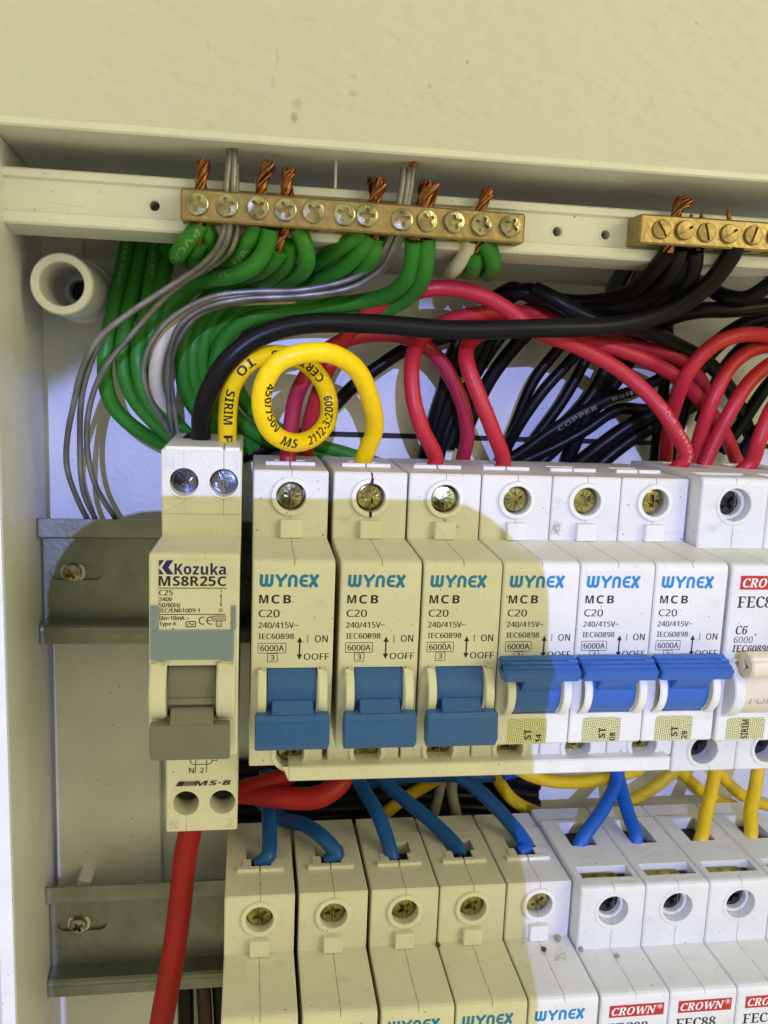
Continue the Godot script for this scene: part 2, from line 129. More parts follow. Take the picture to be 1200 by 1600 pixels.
	wires[60] = wire("black_wire", "black wire running level at the right edge below the sagging loop", "wire", "black wires from the right brass bar", "black", 4.4, [146.2, 84.0, 14.0, 137.9, 81.9, 14.0, 127.7, 80.4, 14.0, 119.5, 79.8, 12.0, 113.3, 77.3, 6.0, 108.9, 72.3, 0.0, 105.1, 64.6, -7.0, 100.7, 51.0, -13.0, 95.9, 34.4, -17.0])
	wires[61] = wire("black_wire", "thick black wire sweeping from the right edge down behind the red arcs", "wire", "black wires from the right brass bar", "black", 5, [152.3, 81.2, 8.0, 142.0, 79.2, 6.0, 133.2, 73.0, 2.0, 128.8, 64.6, -3.0, 128.3, 54.0, -8.0, 127.4, 42.1, -12.0, 127.5, 33.4, -15.0])
	wires[62] = wire("black_wire", "black wire beneath the thick sweep, nearer the back plate", "wire", "black wires from the right brass bar", "black", 4.4, [159.1, 78.8, -2.0, 149.4, 75.7, -4.0, 143.3, 68.9, -8.0, 140.2, 60.1, -12.0, 137.8, 48.1, -15.0])
	wires[63] = wire("black_wire", "short black wire rising into the opening under the left of the right bar", "wire", "black wires from the right brass bar", "black", 5, [98.6, 82.1, 2.0, 102.8, 86.7, -6.0, 107.8, 91.3, -14.0, 112.9, 95.4, -23.0])
	wires[64] = wire("black_wire", "short black wire beside the first, rising into the same opening", "wire", "black wires from the right brass bar", "black", 5, [103.4, 81.5, 4.0, 108.0, 86.1, -4.0, 113.4, 91.1, -13.0, 118.7, 95.4, -23.0])
	wires[65] = wire("red_cable", "thick red cable running straight down from the grey-lever breaker", "cable", "", "deepred", 6.3, [-14.4, -50.0, 18.0, -14.4, -58.0, 18.0, -16.6, -71.7, 19.0, -17.7, -84.8, 22.0, -19.5, -98.9, 26.0, -21.9, -113.6, 29.0, -24.4, -128.9, 31.0])
	wires[66] = wire("red_cable", "thick red cable bending in a U behind the grey-lever breaker", "cable", "", "deepred", 6, [-10.3, -60.9, 4.0, -0.4, -58.2, 10.0, 9.1, -55.6, 18.0, 18.6, -54.9, 20.0, 24.8, -52.0, 18.0, 26.5, -49.5, 14.0, 25.3, -43.6, 10.0])
	wires[67] = wire("red_cable", "thick red cable coming down left from under the first blue-lever breaker", "cable", "", "deepred", 5.4, [8.7, -30.0, 14.0, 11.2, -50.2, 14.0, 5.7, -53.5, 13.0, -0.4, -56.7, 10.0, -8.6, -64.0, -0.0])
	wires[68] = wire("blue_wire", "blue wire standing upright in the first slot of the lower row", "wire", "blue wires into the lower breakers", "blue", 4.2, [5.3, -56.5, 0.0, 6.0, -62.4, 6.0, 6.1, -66.8, 16.0, 5.5, -69.9, 23.0, 3.2, -72.3, 23.0])
	wires[69] = wire("blue_wire", "blue wire bending right into the second slot of the lower row", "wire", "blue wires into the lower breakers", "blue", 4.2, [3.5, -68.5, -6.0, 10.0, -70.2, 2.0, 16.4, -67.5, 12.0, 21.2, -67.5, 20.0, 24.2, -70.4, 23.0, 21.6, -72.3, 23.0])
	wires[70] = wire("blue_wire", "blue wire falling into the third slot of the lower row", "wire", "blue wires into the lower breakers", "blue", 4.2, [29.7, -55.1, -2.0, 33.2, -60.4, 4.0, 36.8, -64.2, 14.0, 39.2, -70.5, 22.0, 39.6, -72.3, 23.0])
	wires[71] = wire("blue_wire", "blue wire slanting into the fourth slot of the lower row", "wire", "blue wires into the lower breakers", "blue", 4.2, [35.1, -58.1, -6.0, 43.9, -63.7, 2.0, 53.0, -67.9, 12.0, 58.6, -71.2, 21.0, 58.4, -72.3, 23.0])
	wires[72] = wire("blue_wire", "blue wire slanting into the fifth slot of the lower row", "wire", "blue wires into the lower breakers", "blue", 4.2, [58.5, -57.9, -4.0, 67.1, -61.5, 4.0, 74.4, -66.8, 13.0, 78.4, -71.3, 21.0, 75.4, -72.3, 23.0])
	wires[73] = wire("blue_wire", "blue wire lying level under the row, above the slanting ones", "wire", "blue wires into the lower breakers", "blue", 4, [33.9, -66.3, -10.0, 45.5, -63.4, -8.0, 59.6, -63.4, -8.0, 76.6, -64.8, -10.0, 89.8, -63.6, -12.0])
	wires[74] = wire("blue_wire", "vivid blue wire leaning left into the first cream breaker slot", "wire", "blue wires into the lower breakers", "blue", 4.1, [111.6, -54.6, 4.0, 109.6, -60.0, 8.0, 102.3, -64.2, 16.0, 94.9, -68.6, 22.0, 90.6, -77.0, 24.0])
	wires[75] = wire("blue_wire", "vivid blue wire leaning right into the second cream breaker slot", "wire", "blue wires into the lower breakers", "blue", 4.1, [111.3, -55.5, 2.0, 111.3, -61.7, 9.0, 110.9, -66.4, 17.0, 110.8, -69.3, 22.0, 109.0, -77.0, 24.0])
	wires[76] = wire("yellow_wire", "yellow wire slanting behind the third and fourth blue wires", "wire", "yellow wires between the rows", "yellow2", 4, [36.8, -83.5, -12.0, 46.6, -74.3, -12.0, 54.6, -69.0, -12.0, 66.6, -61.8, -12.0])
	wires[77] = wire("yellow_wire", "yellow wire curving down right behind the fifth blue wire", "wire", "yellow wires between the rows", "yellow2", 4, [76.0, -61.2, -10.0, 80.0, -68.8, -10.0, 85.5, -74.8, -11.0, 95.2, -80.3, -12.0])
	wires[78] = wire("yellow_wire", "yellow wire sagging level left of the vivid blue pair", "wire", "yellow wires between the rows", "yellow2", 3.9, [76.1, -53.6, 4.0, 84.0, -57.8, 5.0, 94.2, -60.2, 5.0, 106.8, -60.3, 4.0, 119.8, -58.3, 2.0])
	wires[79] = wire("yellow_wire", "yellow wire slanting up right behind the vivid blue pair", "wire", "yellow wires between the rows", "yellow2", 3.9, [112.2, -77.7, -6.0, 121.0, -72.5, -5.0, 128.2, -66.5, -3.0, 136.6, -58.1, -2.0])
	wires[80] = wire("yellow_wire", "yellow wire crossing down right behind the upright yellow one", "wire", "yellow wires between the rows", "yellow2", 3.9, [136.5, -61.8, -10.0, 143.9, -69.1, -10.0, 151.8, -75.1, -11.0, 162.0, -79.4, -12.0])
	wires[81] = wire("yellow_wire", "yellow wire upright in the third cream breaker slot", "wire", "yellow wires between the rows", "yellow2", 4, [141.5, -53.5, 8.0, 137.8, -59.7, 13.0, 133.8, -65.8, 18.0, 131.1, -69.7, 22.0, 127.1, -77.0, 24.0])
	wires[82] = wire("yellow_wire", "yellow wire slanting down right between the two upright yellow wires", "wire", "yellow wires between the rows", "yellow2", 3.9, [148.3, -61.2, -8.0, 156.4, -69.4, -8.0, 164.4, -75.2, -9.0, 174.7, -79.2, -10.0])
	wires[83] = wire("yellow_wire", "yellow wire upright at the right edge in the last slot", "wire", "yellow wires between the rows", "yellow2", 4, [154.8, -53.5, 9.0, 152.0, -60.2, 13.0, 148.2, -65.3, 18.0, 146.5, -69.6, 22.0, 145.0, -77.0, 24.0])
	wires[84] = wire("grey_wire", "pale grey wire hanging behind the fourth blue wire, left of a pair", "wire", "grey wires in the gap between the rows", "greywire", 3.4, [62.9, -62.7, -14.0, 60.8, -70.2, -14.0, 58.8, -81.1, -14.0])
	wires[85] = wire("grey_wire", "pale grey wire hanging behind the fourth blue wire, right of a pair", "wire", "grey wires in the gap between the rows", "greywire", 3.4, [65.8, -62.3, -13.0, 64.3, -70.3, -13.0, 67.1, -82.0, -13.0])
	wires[86] = wire("black_wire", "added level black wire at the top of the gap between the rows, in place of shade", "wire", "added black wires standing in for shade between the rows", "black", 5, [-4.0, -62.5, -16.5, 20.0, -63.5, -15.5, 50.0, -62.5, -16.5, 70.0, -64.5, -15.5, 92.0, -68.5, -18.5])  # this and the next five are added; their black stands in for deep shade
	wires[87] = wire("black_wire", "added level black wire just under the topmost in the gap, in place of shade", "wire", "added black wires standing in for shade between the rows", "black", 5, [-6.0, -66.0, -15.5, 20.0, -67.0, -16.5, 50.0, -66.0, -15.5, 75.0, -68.0, -16.5, 95.0, -73.0, -19.5])
	wires[88] = wire("black_wire", "added level black wire midway in the gap, behind the slanting blue wires, in place of shade", "wire", "added black wires standing in for shade between the rows", "black", 5, [-6.0, -69.5, -16.5, 20.0, -70.5, -15.5, 50.0, -70.0, -16.5, 75.0, -71.5, -15.5, 94.0, -76.5, -18.5])
	wires[89] = wire("black_wire", "added level black wire low in the gap behind the row of blue wires, in place of shade", "wire", "added black wires standing in for shade between the rows", "black", 5, [-6.0, -73.0, -15.5, 20.0, -74.0, -16.5, 50.0, -73.5, -15.5, 75.0, -75.0, -16.5, 95.0, -80.0, -18.5])
	wires[90] = wire("black_wire", "added level black wire close above the tops of the lower breakers, in place of shade", "wire", "added black wires standing in for shade between the rows", "black", 5, [-6.0, -76.5, -16.5, 20.0, -77.5, -15.5, 50.0, -77.0, -16.5, 75.0, -78.5, -15.5, 95.0, -82.5, -18.5])
	wires[91] = wire("black_wire", "lowest added level black wire, half hidden behind the lower breakers, in place of shade", "wire", "added black wires standing in for shade between the rows", "black", 5, [-6.0, -80.5, -15.5, 20.0, -81.5, -16.5, 50.0, -81.0, -15.5, 75.0, -82.5, -16.5, 95.0, -85.5, -18.5])
	wires[92] = wire("brown_wire", "brown wire dropping below the lower rail right of the thick red cable", "wire", "dark wires below the lower rail", "brown", 4.5, [-14.0, -118.0, -12.0, -13.0, -130.0, -11.0, -12.0, -145.0, -10.0, -12.0, -160.0, -10.0])
	wires[93] = wire("black_wire", "black wire dropping below the lower rail beside the brown one", "wire", "dark wires below the lower rail", "black", 5, [-19.0, -118.0, -13.0, -18.5, -130.0, -12.0, -18.0, -145.0, -11.0, -18.0, -160.0, -11.0])
	wires[94] = wire("black_wire", "black wire tucked between the brown wire and the lower breakers", "wire", "dark wires below the lower rail", "black", 5, [-9.0, -118.0, -13.0, -8.0, -130.0, -12.0, -7.0, -145.0, -11.0, -7.0, -160.0, -11.0])
	copper(wires[4], 9, 2.8, [-12.7, 90.9, 37.0, -12.5, 97.9, 37.5, -12.2, 101.3, 37.5, -12.0, 104.8, 37.5])
	copper(wires[8], 9, 2.8, [0.2, 91.2, 37.0, 0.7, 98.5, 37.5, 1.3, 102.1, 37.5, 2.4, 105.3, 38.0])
	copper(wires[9], 9, 2.6, [6.2, 92.3, 37.0, 5.9, 90.4, 36.0, 5.0, 88.8, 36.0, 4.3, 86.1, 34.0])
	copper(wires[11], 11, 3.2, [6.8, 91.8, 37.0, 6.5, 98.4, 37.5, 6.4, 101.4, 37.5, 6.9, 104.3, 37.5])
	copper(wires[13], 11, 3.5, [25.8, 91.3, 36.5, 26.3, 98.2, 37.5, 26.6, 101.2, 37.5, 26.7, 103.6, 38.0])
	copper(wires[14], 7, 2.1, [25.2, 93.2, 37.0, 26.1, 91.9, 36.5, 27.3, 89.9, 35.0])
	copper(wires[15], 13, 4.4, [36.3, 90.8, 36.5, 37.4, 95.6, 37.5, 38.3, 101.0, 37.5, 38.5, 103.7, 38.0])
	copper(wires[16], 7, 2.1, [38.1, 93.7, 37.0, 38.8, 92.1, 36.5, 38.9, 90.5, 36.0])
	copper(wires[18], 9, 2.8, [51.0, 89.6, 34.5, 50.6, 92.7, 37.0, 50.9, 98.4, 37.5, 51.7, 100.7, 37.5, 52.5, 103.1, 38.0])
	copper(wires[20], 5, 1.8, [50.9, 93.3, 37.0, 50.1, 92.2, 36.6, 49.6, 90.8, 36.0])
	copper(wires[5], 5, 1.8, [-12.6, 90.1, 37.0, -12.8, 88.6, 36.0, -13.0, 86.9, 34.0])
	copper(wires[7], 6, 2.0, [0.2, 92.0, 37.0, -0.0, 91.2, 36.6, -0.3, 90.4, 36.0])
	copper(wires[27], 7, 2.1, [34.3, 105.1, 38.0, 34.8, 107.0, 38.0, 35.3, 109.4, 38.0])
	copper(wires[54], 9, 3.2, [97.2, 91.0, 37.7, 98.3, 96.3, 37.8, 99.4, 101.4, 37.5, 100.5, 104.2, 38.0])
	copper(wires[55], 4, 1.3, [102.0, 93.0, 37.5, 102.3, 98.1, 37.8, 102.6, 100.7, 38.0])
	copper(wires[57], 4, 1.5, [105.3, 92.1, 37.3, 105.2, 98.2, 37.8, 105.2, 101.0, 38.0])
	copper(wires[28], 4, 1.6, [113.7, 93.0, 38.5, 112.1, 98.5, 38.5, 111.3, 102.3, 38.5])
	copper(wires[68], 7, 2.2, [3.2, -71.8, 23.6, 3.3, -74.0, 24.0, 3.4, -78.0, 24.0])
	copper(wires[69], 7, 2.2, [21.6, -71.8, 23.6, 21.7, -74.0, 24.0, 21.8, -78.0, 24.0])
	copper(wires[70], 7, 2.2, [39.6, -71.8, 23.6, 39.7, -74.0, 24.0, 39.8, -78.0, 24.0])
	copper(wires[71], 7, 2.2, [58.4, -71.8, 23.6, 58.5, -74.0, 24.0, 58.6, -78.0, 24.0])
	copper(wires[72], 7, 2.2, [75.4, -71.8, 23.6, 75.5, -74.0, 24.0, 75.6, -78.0, 24.0])

	# words printed on the wires
	print_on(wires[29], "P", 6.3, 2.0, 2.2, "ink_black", -0.1, true)
	print_on(wires[29], "SIRIM", 11.0, 9.2, 2.2, "ink_black", -0.1, true)
	print_on(wires[29], "TO", 24.2, 4.0, 2.2, "ink_black", -0.1, true)
	print_on(wires[29], "CERTIFIED", 32.5, 17.0, 2.2, "ink_black", -0.1, true)
	print_on(wires[29], "2112-3:2009", 54.5, 19.5, 2.2, "ink_black", -0.15, true)
	print_on(wires[29], "MS", 78.5, 5.0, 2.2, "ink_black", -0.1, true)
	print_on(wires[29], "450/750V", 86.0, 13.5, 2.0, "ink_black", -0.75, true)
	print_on(wires[47], "RoHS", 14.0, 8.0, 1.3, "ink_dim", 0.1, true)
	print_on(wires[47], "COPPER", 27.0, 13.0, 1.4, "ink_dim", 0.3, true)
	print_on(wires[31], "ROHS  PVC", 137.0, 17.0, 1.1, "ink_pale_red", 0.2, true)
	print_on(wires[4], "PVC/C", 1.5, 9.0, 1.5, "ink_pale_green", 0.3)
	print_on(wires[8], "PVC", 15.0, 7.0, 1.5, "ink_pale_green", -0.3, true)
	print_on(wires[7], "1/A", 5.0, 6.0, 1.4, "ink_pale_green", 0.2, true)
	print_on(wires[0], "SIRIM PVC", 10.0, 16.0, 1.05, "ink_pale_green", 0.0)
	print_on(wires[2], "PVC CERT", 9.0, 14.0, 1.05, "ink_pale_green", 0.0)
	print_on(wires[40], "PVC", 16.0, 6.0, 1.3, "ink_grey", 0.0, true)
	# dust and crumbs
	fluff("small curl of fibres clinging beside the fourth upper brass screw", Vector3(74.3, 24.0, 38.5), 1.9, 6)
	fluff("wisp of fibres lying on the fifth lower breaker", Vector3(80.5, -87.3, 48.0), 2.2, 6)
	crumb("crumb", "rusty brown crumb on the fifth lower breaker", "crumb", Vector3(77.0, -87.2, 44.5), 0.75)
	crumb("crumb", "pale crumb against the corner of the fifth lower breaker", "pale_crumb", Vector3(82.0, -86.9, 41.0), 0.85)
	crumb("crumb", "grey crumb at the foot of the first deep-hole breaker", "pale_crumb", Vector3(86.8, -87.3, 45.3), 0.65)
	crumb("crumb", "brown crumb in the joint between the third and fourth lower breakers", "crumb", Vector3(49.6, -87.2, 40.2), 0.6)
	crumb("crumb", "tiny grey crumb on the slope of the first deep-hole breaker", "pale_crumb", Vector3(95.5, -87.4, 48.5), 0.6)

# the room's ceiling panel lamp, behind and to the right of the photographer
func make_room_lamp():
	var o := thing("ceiling_lamp", "flat warm panel lamp of the room, behind the viewer", "lamp", Vector3(900, 430, 1080))
	o.look_at_from_position(Vector3(900, 430, 1080) * MM, Vector3(30, 0, 0) * MM)
	var glow := StandardMaterial3D.new()
	glow.albedo_color = Color(0.9, 0.88, 0.8)
	glow.emission_enabled = true
	glow.emission = Color(1.0, 0.93, 0.7)
	glow.emission_energy_multiplier = 0.6
	M["lamp_glow"] = glow
	put(box_mesh(Vector3(-310, -310, 8), Vector3(310, 310, 30), 3), "lamp_case", "lamp_case", o)
	put(box_mesh(Vector3(-300, -300, 2), Vector3(300, 300, 7.9), 1), "diffuser", "lamp_glow", o)
	var l := AreaLight3D.new()
	l.name = "panel_light"
	l.area_size = Vector2(0.6, 0.6)
	l.light_color = Color(1.0, 0.91, 0.5).linear_to_srgb()
	l.light_energy = 0.6
	l.area_range = 8.0
	l.shadow_enabled = true
	o.add_child(l)

# the small cold torch that throws the phone's shadow on the breakers
func make_torch():
	var at := Vector3(-25.6, 151.7, 585.0)
	var aim := Vector3(38, -90, 45)
	var o := thing("head_torch", "small cold white torch above the viewer", "torch", at)
	o.look_at_from_position(at * MM, aim * MM)
	var glow := StandardMaterial3D.new()
	glow.albedo_color = Color(0.8, 0.85, 1.0)
	glow.emission_enabled = true
	glow.emission = Color(0.7, 0.8, 1.0)
	glow.emission_energy_multiplier = 2.0
	M["torch_glow"] = glow
	var mb := MB.new()
	lathe(mb, [Vector2(0.01, 22), Vector2(12, 22), Vector2(13, 4), Vector2(27.5, -76), Vector2(28.5, -80), Vector2(27.0, -80), Vector2(24.9, -80), Vector2(9, 3), Vector2(0.01, 3)], Vector3.ZERO, 40, 1)
	put(mb.done(), "beam_hood", "phone_body", o)  # unseen hood, added and shaped to cut off the beam
	mb = MB.new()
	lathe(mb, [Vector2(2.6, 0.8), Vector2(2.6, 2.9)], Vector3.ZERO, 24)
	lathe(mb, [Vector2(0.01, 0.8), Vector2(2.6, 0.8)], Vector3.ZERO, 24)
	put(mb.done(), "lamp_chip", "torch_glow", o)
	var l := AreaLight3D.new()
	l.name = "torch_light"
	l.area_size = Vector2(0.0012, 0.0012)
	l.area_range = 3.0
	l.light_color = Color(0.34, 0.41, 1.0).linear_to_srgb()
	l.light_energy = 0.345
	l.shadow_enabled = true
	o.add_child(l)

# the telephone that takes the picture: the camera looks out of its back
func make_phone():
	var o := thing("smartphone", "dark smartphone held up to the open box, shading the middle", "phone", Vector3.ZERO)
	o.transform = Transform3D(Basis(Vector3(0.98869, 0.03973, 0.14463), Vector3(-0.0152, 0.98586, -0.1669), Vector3(-0.14921, 0.16282, 0.97531)), Vector3(-1.157, 62.352, 249.067) * MM)
	var q := []
	for c in [[18.3, -1.0, 0, 90], [-25.6, -1.0, 90, 180], [-25.6, -130, 180, 270], [18.3, -130, 270, 360]]:
		q += arc(Vector2(c[0], c[1]), 15.2, 15.4, c[2], c[3], 10)
	var mb := MB.new()
	flat_poly(mb, q, 10.0)
	for i in q.size():
		var a: Vector2 = q[i]
		var b: Vector2 = q[(i + 1) % q.size()]
		mb.quad(Vector3(a.x, a.y, 10), Vector3(a.x, a.y, 2), Vector3(b.x, b.y, 2), Vector3(b.x, b.y, 10), 1)
	var t := Geometry2D.triangulate_polygon(PackedVector2Array(q))
	for k in range(0, t.size(), 3):
		mb.tri(Vector3(q[t[k]].x, q[t[k]].y, 2), Vector3(q[t[k + 2]].x, q[t[k + 2]].y, 2), Vector3(q[t[k + 1]].x, q[t[k + 1]].y, 2))
	put(mb.done(), "body", "phone_body", o)


class MB:
	var st := SurfaceTool.new()
	var count := 0
	func _init():
		st.begin(Mesh.PRIMITIVE_TRIANGLES)
	func tri(a: Vector3, b: Vector3, c: Vector3, sg := -1):   # counter-clockwise seen from outside
		st.set_smooth_group(sg if sg >= 0 else 0xFFFFFFFF)
		for v in [a, c, b]:
			st.set_uv(Vector2(v.x, -v.y))
			st.add_vertex(v * 0.001)
		count += 1
	func quad(a: Vector3, b: Vector3, c: Vector3, d: Vector3, sg := -1):
		tri(a, b, c, sg)
		tri(a, c, d, sg)
	func done() -> ArrayMesh:
		st.generate_normals()
		return st.commit()

# ---------------------------------------------------------------- naming and tagging
func numbered(n: String) -> String:
	taken[n] = taken.get(n, -1) + 1
	return n if taken[n] == 0 else "%s_%03d" % [n, taken[n]]

func tag(o: Node, label := "", category := "", group := "", kind := ""):
	if label: o.set_meta("label", label)
	if category: o.set_meta("category", category)
	if group: o.set_meta("group", group)
	if kind: o.set_meta("kind", kind)

func thing(called: String, label: String, category: String, at := Vector3.ZERO, group := "") -> Node3D:
	var o := Node3D.new()
	o.name = numbered(called)
	add_child(o)
	o.position = at * MM
	tag(o, label, category, group)
	return o

func put(mesh: Mesh, called: String, m: String, parent: Node, at := Vector3.ZERO, turn := 0.0, label := "") -> MeshInstance3D:
	var o := MeshInstance3D.new()
	o.mesh = mesh
	o.material_override = M[m]
	o.name = called
	parent.add_child(o, true)
	o.position = at * MM
	o.rotation.z = turn
	if label: o.set_meta("label", label)
	return o

func own(mesh: Mesh, called: String, m: String, label: String, category: String, at := Vector3.ZERO, group := "") -> MeshInstance3D:
	var o := put(mesh, numbered(called), m, self, at)
	tag(o, label, category, group)
	return o

# ---------------------------------------------------------------- shapes
func signed_area(p: Array) -> float:
	var a := 0.0
	for i in p.size():
		a += p[i].cross(p[(i + 1) % p.size()])
	return a

func inset(p: Array, c: float) -> Array:
	var out := []
	var n := p.size()
	for i in n:
		var d0: Vector2 = (p[i] - p[(i + n - 1) % n]).normalized()
		var d1: Vector2 = (p[(i + 1) % n] - p[i]).normalized()
		var n0 := Vector2(-d0.y, d0.x)
		var n1 := Vector2(-d1.y, d1.x)
		var k := maxf(0.35, 1.0 + n0.dot(n1))
		out.append(p[i] + (n0 + n1) * c / k)
	return out

func ray_poly(poly: Array, ang: float) -> Vector2:
	var d := Vector2(cos(ang), sin(ang))
	var best := 1e9
	for i in poly.size():
		var a: Vector2 = poly[i]
		var e: Vector2 = poly[(i + 1) % poly.size()] - a
		var den := d.cross(e)
		if absf(den) < 1e-12: continue
		var t := a.cross(e) / den
		var u := a.cross(d) / den
		if t > 0.0 and u >= -1e-6 and u <= 1.000001: best = minf(best, t)
	return d * (best if best < 1e8 else 0.0)

# a face with a hole that goes depth deep; map(q, h) puts a point of the face (h out of it) into space
func ring_face(mb: MB, map: Callable, outer: Array, hole: Array, depth: float, closed := true, sg := -1):
	var angs := []
	for q in outer + hole:
		angs.append(fposmod(q.angle(), TAU))
	angs.sort()
	var u := []
	for a in angs:
		if u.is_empty() or a - u[-1] > 1e-4: u.append(a)
	var m := u.size()
	for i in m:
		var a0: float = u[i]
		var a1: float = u[(i + 1) % m]
		var o1 := ray_poly(outer, a0)
		var o2 := ray_poly(outer, a1)
		var h1 := ray_poly(hole, a0)
		var h2 := ray_poly(hole, a1)
		mb.tri(map.call(h1, 0.0), map.call(o1, 0.0), map.call(o2, 0.0))
		mb.tri(map.call(h1, 0.0), map.call(o2, 0.0), map.call(h2, 0.0))
		mb.quad(map.call(h1, 0.0), map.call(h2, 0.0), map.call(h2, -depth), map.call(h1, -depth), sg)
		if closed:
			mb.tri(map.call(Vector2.ZERO, -depth), map.call(h1, -depth), map.call(h2, -depth))

func circle(r: float, n := 28) -> Array:
	var out := []
	for i in n: out.append(Vector2.from_angle(TAU * i / n) * r)
	return out

func rect(w: float, h: float) -> Array:
	return [Vector2(-w / 2, -h / 2), Vector2(w / 2, -h / 2), Vector2(w / 2, h / 2), Vector2(-w / 2, h / 2)]

func stadium(w: float, h: float) -> Array:
	var out := []
	for i in 9: out.append(Vector2(w / 2 - h / 2, 0) + Vector2.from_angle(-PI / 2 + PI * i / 8) * h / 2)
	for i in 9: out.append(Vector2(-w / 2 + h / 2, 0) + Vector2.from_angle(PI / 2 + PI * i / 8) * h / 2)
	return out

func cross_shape(r: float, w: float) -> Array:
	var out := []
	for k in 4:
		for q in [Vector2(w, w), Vector2(w * 0.8, r), Vector2(-w * 0.8, r)]:
			out.append(q.rotated(TAU * k / 4 - PI / 2))
	return out

# a profile of (y, z) points swept along x with chamfered ends; cells: segment number -> list of holes in that face
func prism(mb: MB, profile: Array, x0: float, x1: float, c: float, cells := {}, sg := -1, end_hole := []):
	var p := profile.duplicate()
	if signed_area(p) < 0: p.reverse()
	var q := inset(p, c)
	var n := p.size()
	for i in n:
		var j := (i + 1) % n
		var at := func(x: float, v: Vector2) -> Vector3: return Vector3(x, v.x, v.y)
		if cells.has(i):
			var d: Vector2 = (p[j] - p[i]).normalized()
			var nn := Vector2(d.y, -d.x)
			var length: float = p[i].distance_to(p[j])
			var from := x0 + c
			for cell in cells[i]:
				var xa: float = cell.get("xa", x0 + c)
				var xb: float = cell.get("xb", x1 - c)
				if xa > from + 1e-4: mb.quad(at.call(from, p[i]), at.call(from, p[j]), at.call(xa, p[j]), at.call(xa, p[i]))
				from = xb
				var cx: float = cell.cx
				var cs: float = cell.cs
				var base: Vector2 = p[i]
				var map := func(v: Vector2, h: float) -> Vector3:
					var w: Vector2 = base + d * (cs - v.y) + nn * h
					return Vector3(cx + v.x, w.x, w.y)
				var outer := [Vector2(xa - cx, cs - length), Vector2(xb - cx, cs - length), Vector2(xb - cx, cs), Vector2(xa - cx, cs)]
				ring_face(mb, map, outer, cell.hole, cell.depth, cell.get("closed", true), 3 if cell.get("round", false) else -1)
			if from < x1 - c - 1e-4: mb.quad(at.call(from, p[i]), at.call(from, p[j]), at.call(x1 - c, p[j]), at.call(x1 - c, p[i]))
		else:
			mb.quad(at.call(x0 + c, p[i]), at.call(x0 + c, p[j]), at.call(x1 - c, p[j]), at.call(x1 - c, p[i]), sg)
		mb.quad(at.call(x0, q[i]), at.call(x0, q[j]), at.call(x0 + c, p[j]), at.call(x0 + c, p[i]))
		mb.quad(at.call(x1 - c, p[i]), at.call(x1 - c, p[j]), at.call(x1, q[j]), at.call(x1, q[i]))
	if end_hole.size():
		var mid := Vector2.ZERO
		for v in q: mid += v / n
		var o := []
		for v in q: o.append(v - mid)
		ring_face(mb, func(v: Vector2, h: float) -> Vector3: return Vector3(x1 + h, mid.x + v.x, mid.y + v.y), o, end_hole, 2.0)
		var o2 := []
		for v in q: o2.append(Vector2(-(v.x - mid.x), v.y - mid.y))
		ring_face(mb, func(v: Vector2, h: float) -> Vector3: return Vector3(x0 - h, mid.x - v.x, mid.y + v.y), o2, end_hole, 2.0)
		return
	var t := Geometry2D.triangulate_polygon(PackedVector2Array(q))
	for k in range(0, t.size(), 3):
		var a: Vector2 = q[t[k]]
		var b: Vector2 = q[t[k + 1]]
		var e: Vector2 = q[t[k + 2]]
		if (b - a).cross(e - a) < 0:
			var w := b
			b = e
			e = w
		mb.tri(Vector3(x1, a.x, a.y), Vector3(x1, b.x, b.y), Vector3(x1, e.x, e.y))
		mb.tri(Vector3(x0, a.x, a.y), Vector3(x0, e.x, e.y), Vector3(x0, b.x, b.y))

func box(mb: MB, lo: Vector3, hi: Vector3, c := 0.3):
	var p := [Vector2(hi.y, lo.z + c), Vector2(hi.y, hi.z - c), Vector2(hi.y - c, hi.z), Vector2(lo.y + c, hi.z), Vector2(lo.y, hi.z - c), Vector2(lo.y, lo.z + c), Vector2(lo.y + c, lo.z), Vector2(hi.y - c, lo.z)]
	prism(mb, p, lo.x, hi.x, c)

func box_mesh(lo: Vector3, hi: Vector3, c := 0.3) -> ArrayMesh:
	var mb := MB.new()
	box(mb, lo, hi, c)
	return mb.done()

# (radius, height) pairs turned round the z axis
func lathe(mb: MB, prof: Array, at := Vector3.ZERO, n := 32, sg := 1, axis := Basis.IDENTITY):
	for k in prof.size() - 1:
		for i in n:
			var a := TAU * i / n
			var b := TAU * (i + 1) / n
			var f := func(w: float, v: Vector2) -> Vector3: return at + axis * Vector3(cos(w) * v.x, sin(w) * v.x, v.y)
			mb.quad(f.call(a, prof[k]), f.call(b, prof[k]), f.call(b, prof[k + 1]), f.call(a, prof[k + 1]), sg + k)

# ---------------------------------------------------------------- lettering
func font(family: String, weight: int) -> SystemFont:
	var key := family + str(weight)
	if not fonts.has(key):
		var f := SystemFont.new()
		f.font_names = PackedStringArray([family])
		f.font_weight = weight
		fonts[key] = f
	return fonts[key]

func glyphs(text: String, family := "Droid Sans", weight := 400) -> Array:
	var t := TextMesh.new()
	t.font = font(family, weight)
	t.text = text
	t.font_size = 48
	t.pixel_size = 0.01
	t.curve_step = 1.5
	t.depth = 0.0
	var a = t.get_mesh_arrays()
	var v: PackedVector3Array = a[Mesh.ARRAY_VERTEX]
	var out := []
	if a[Mesh.ARRAY_INDEX] != null and a[Mesh.ARRAY_INDEX].size():
		for i in a[Mesh.ARRAY_INDEX]: out.append(Vector2(v[i].x, v[i].y))
	else:
		for w in v: out.append(Vector2(w.x, w.y))
	return out

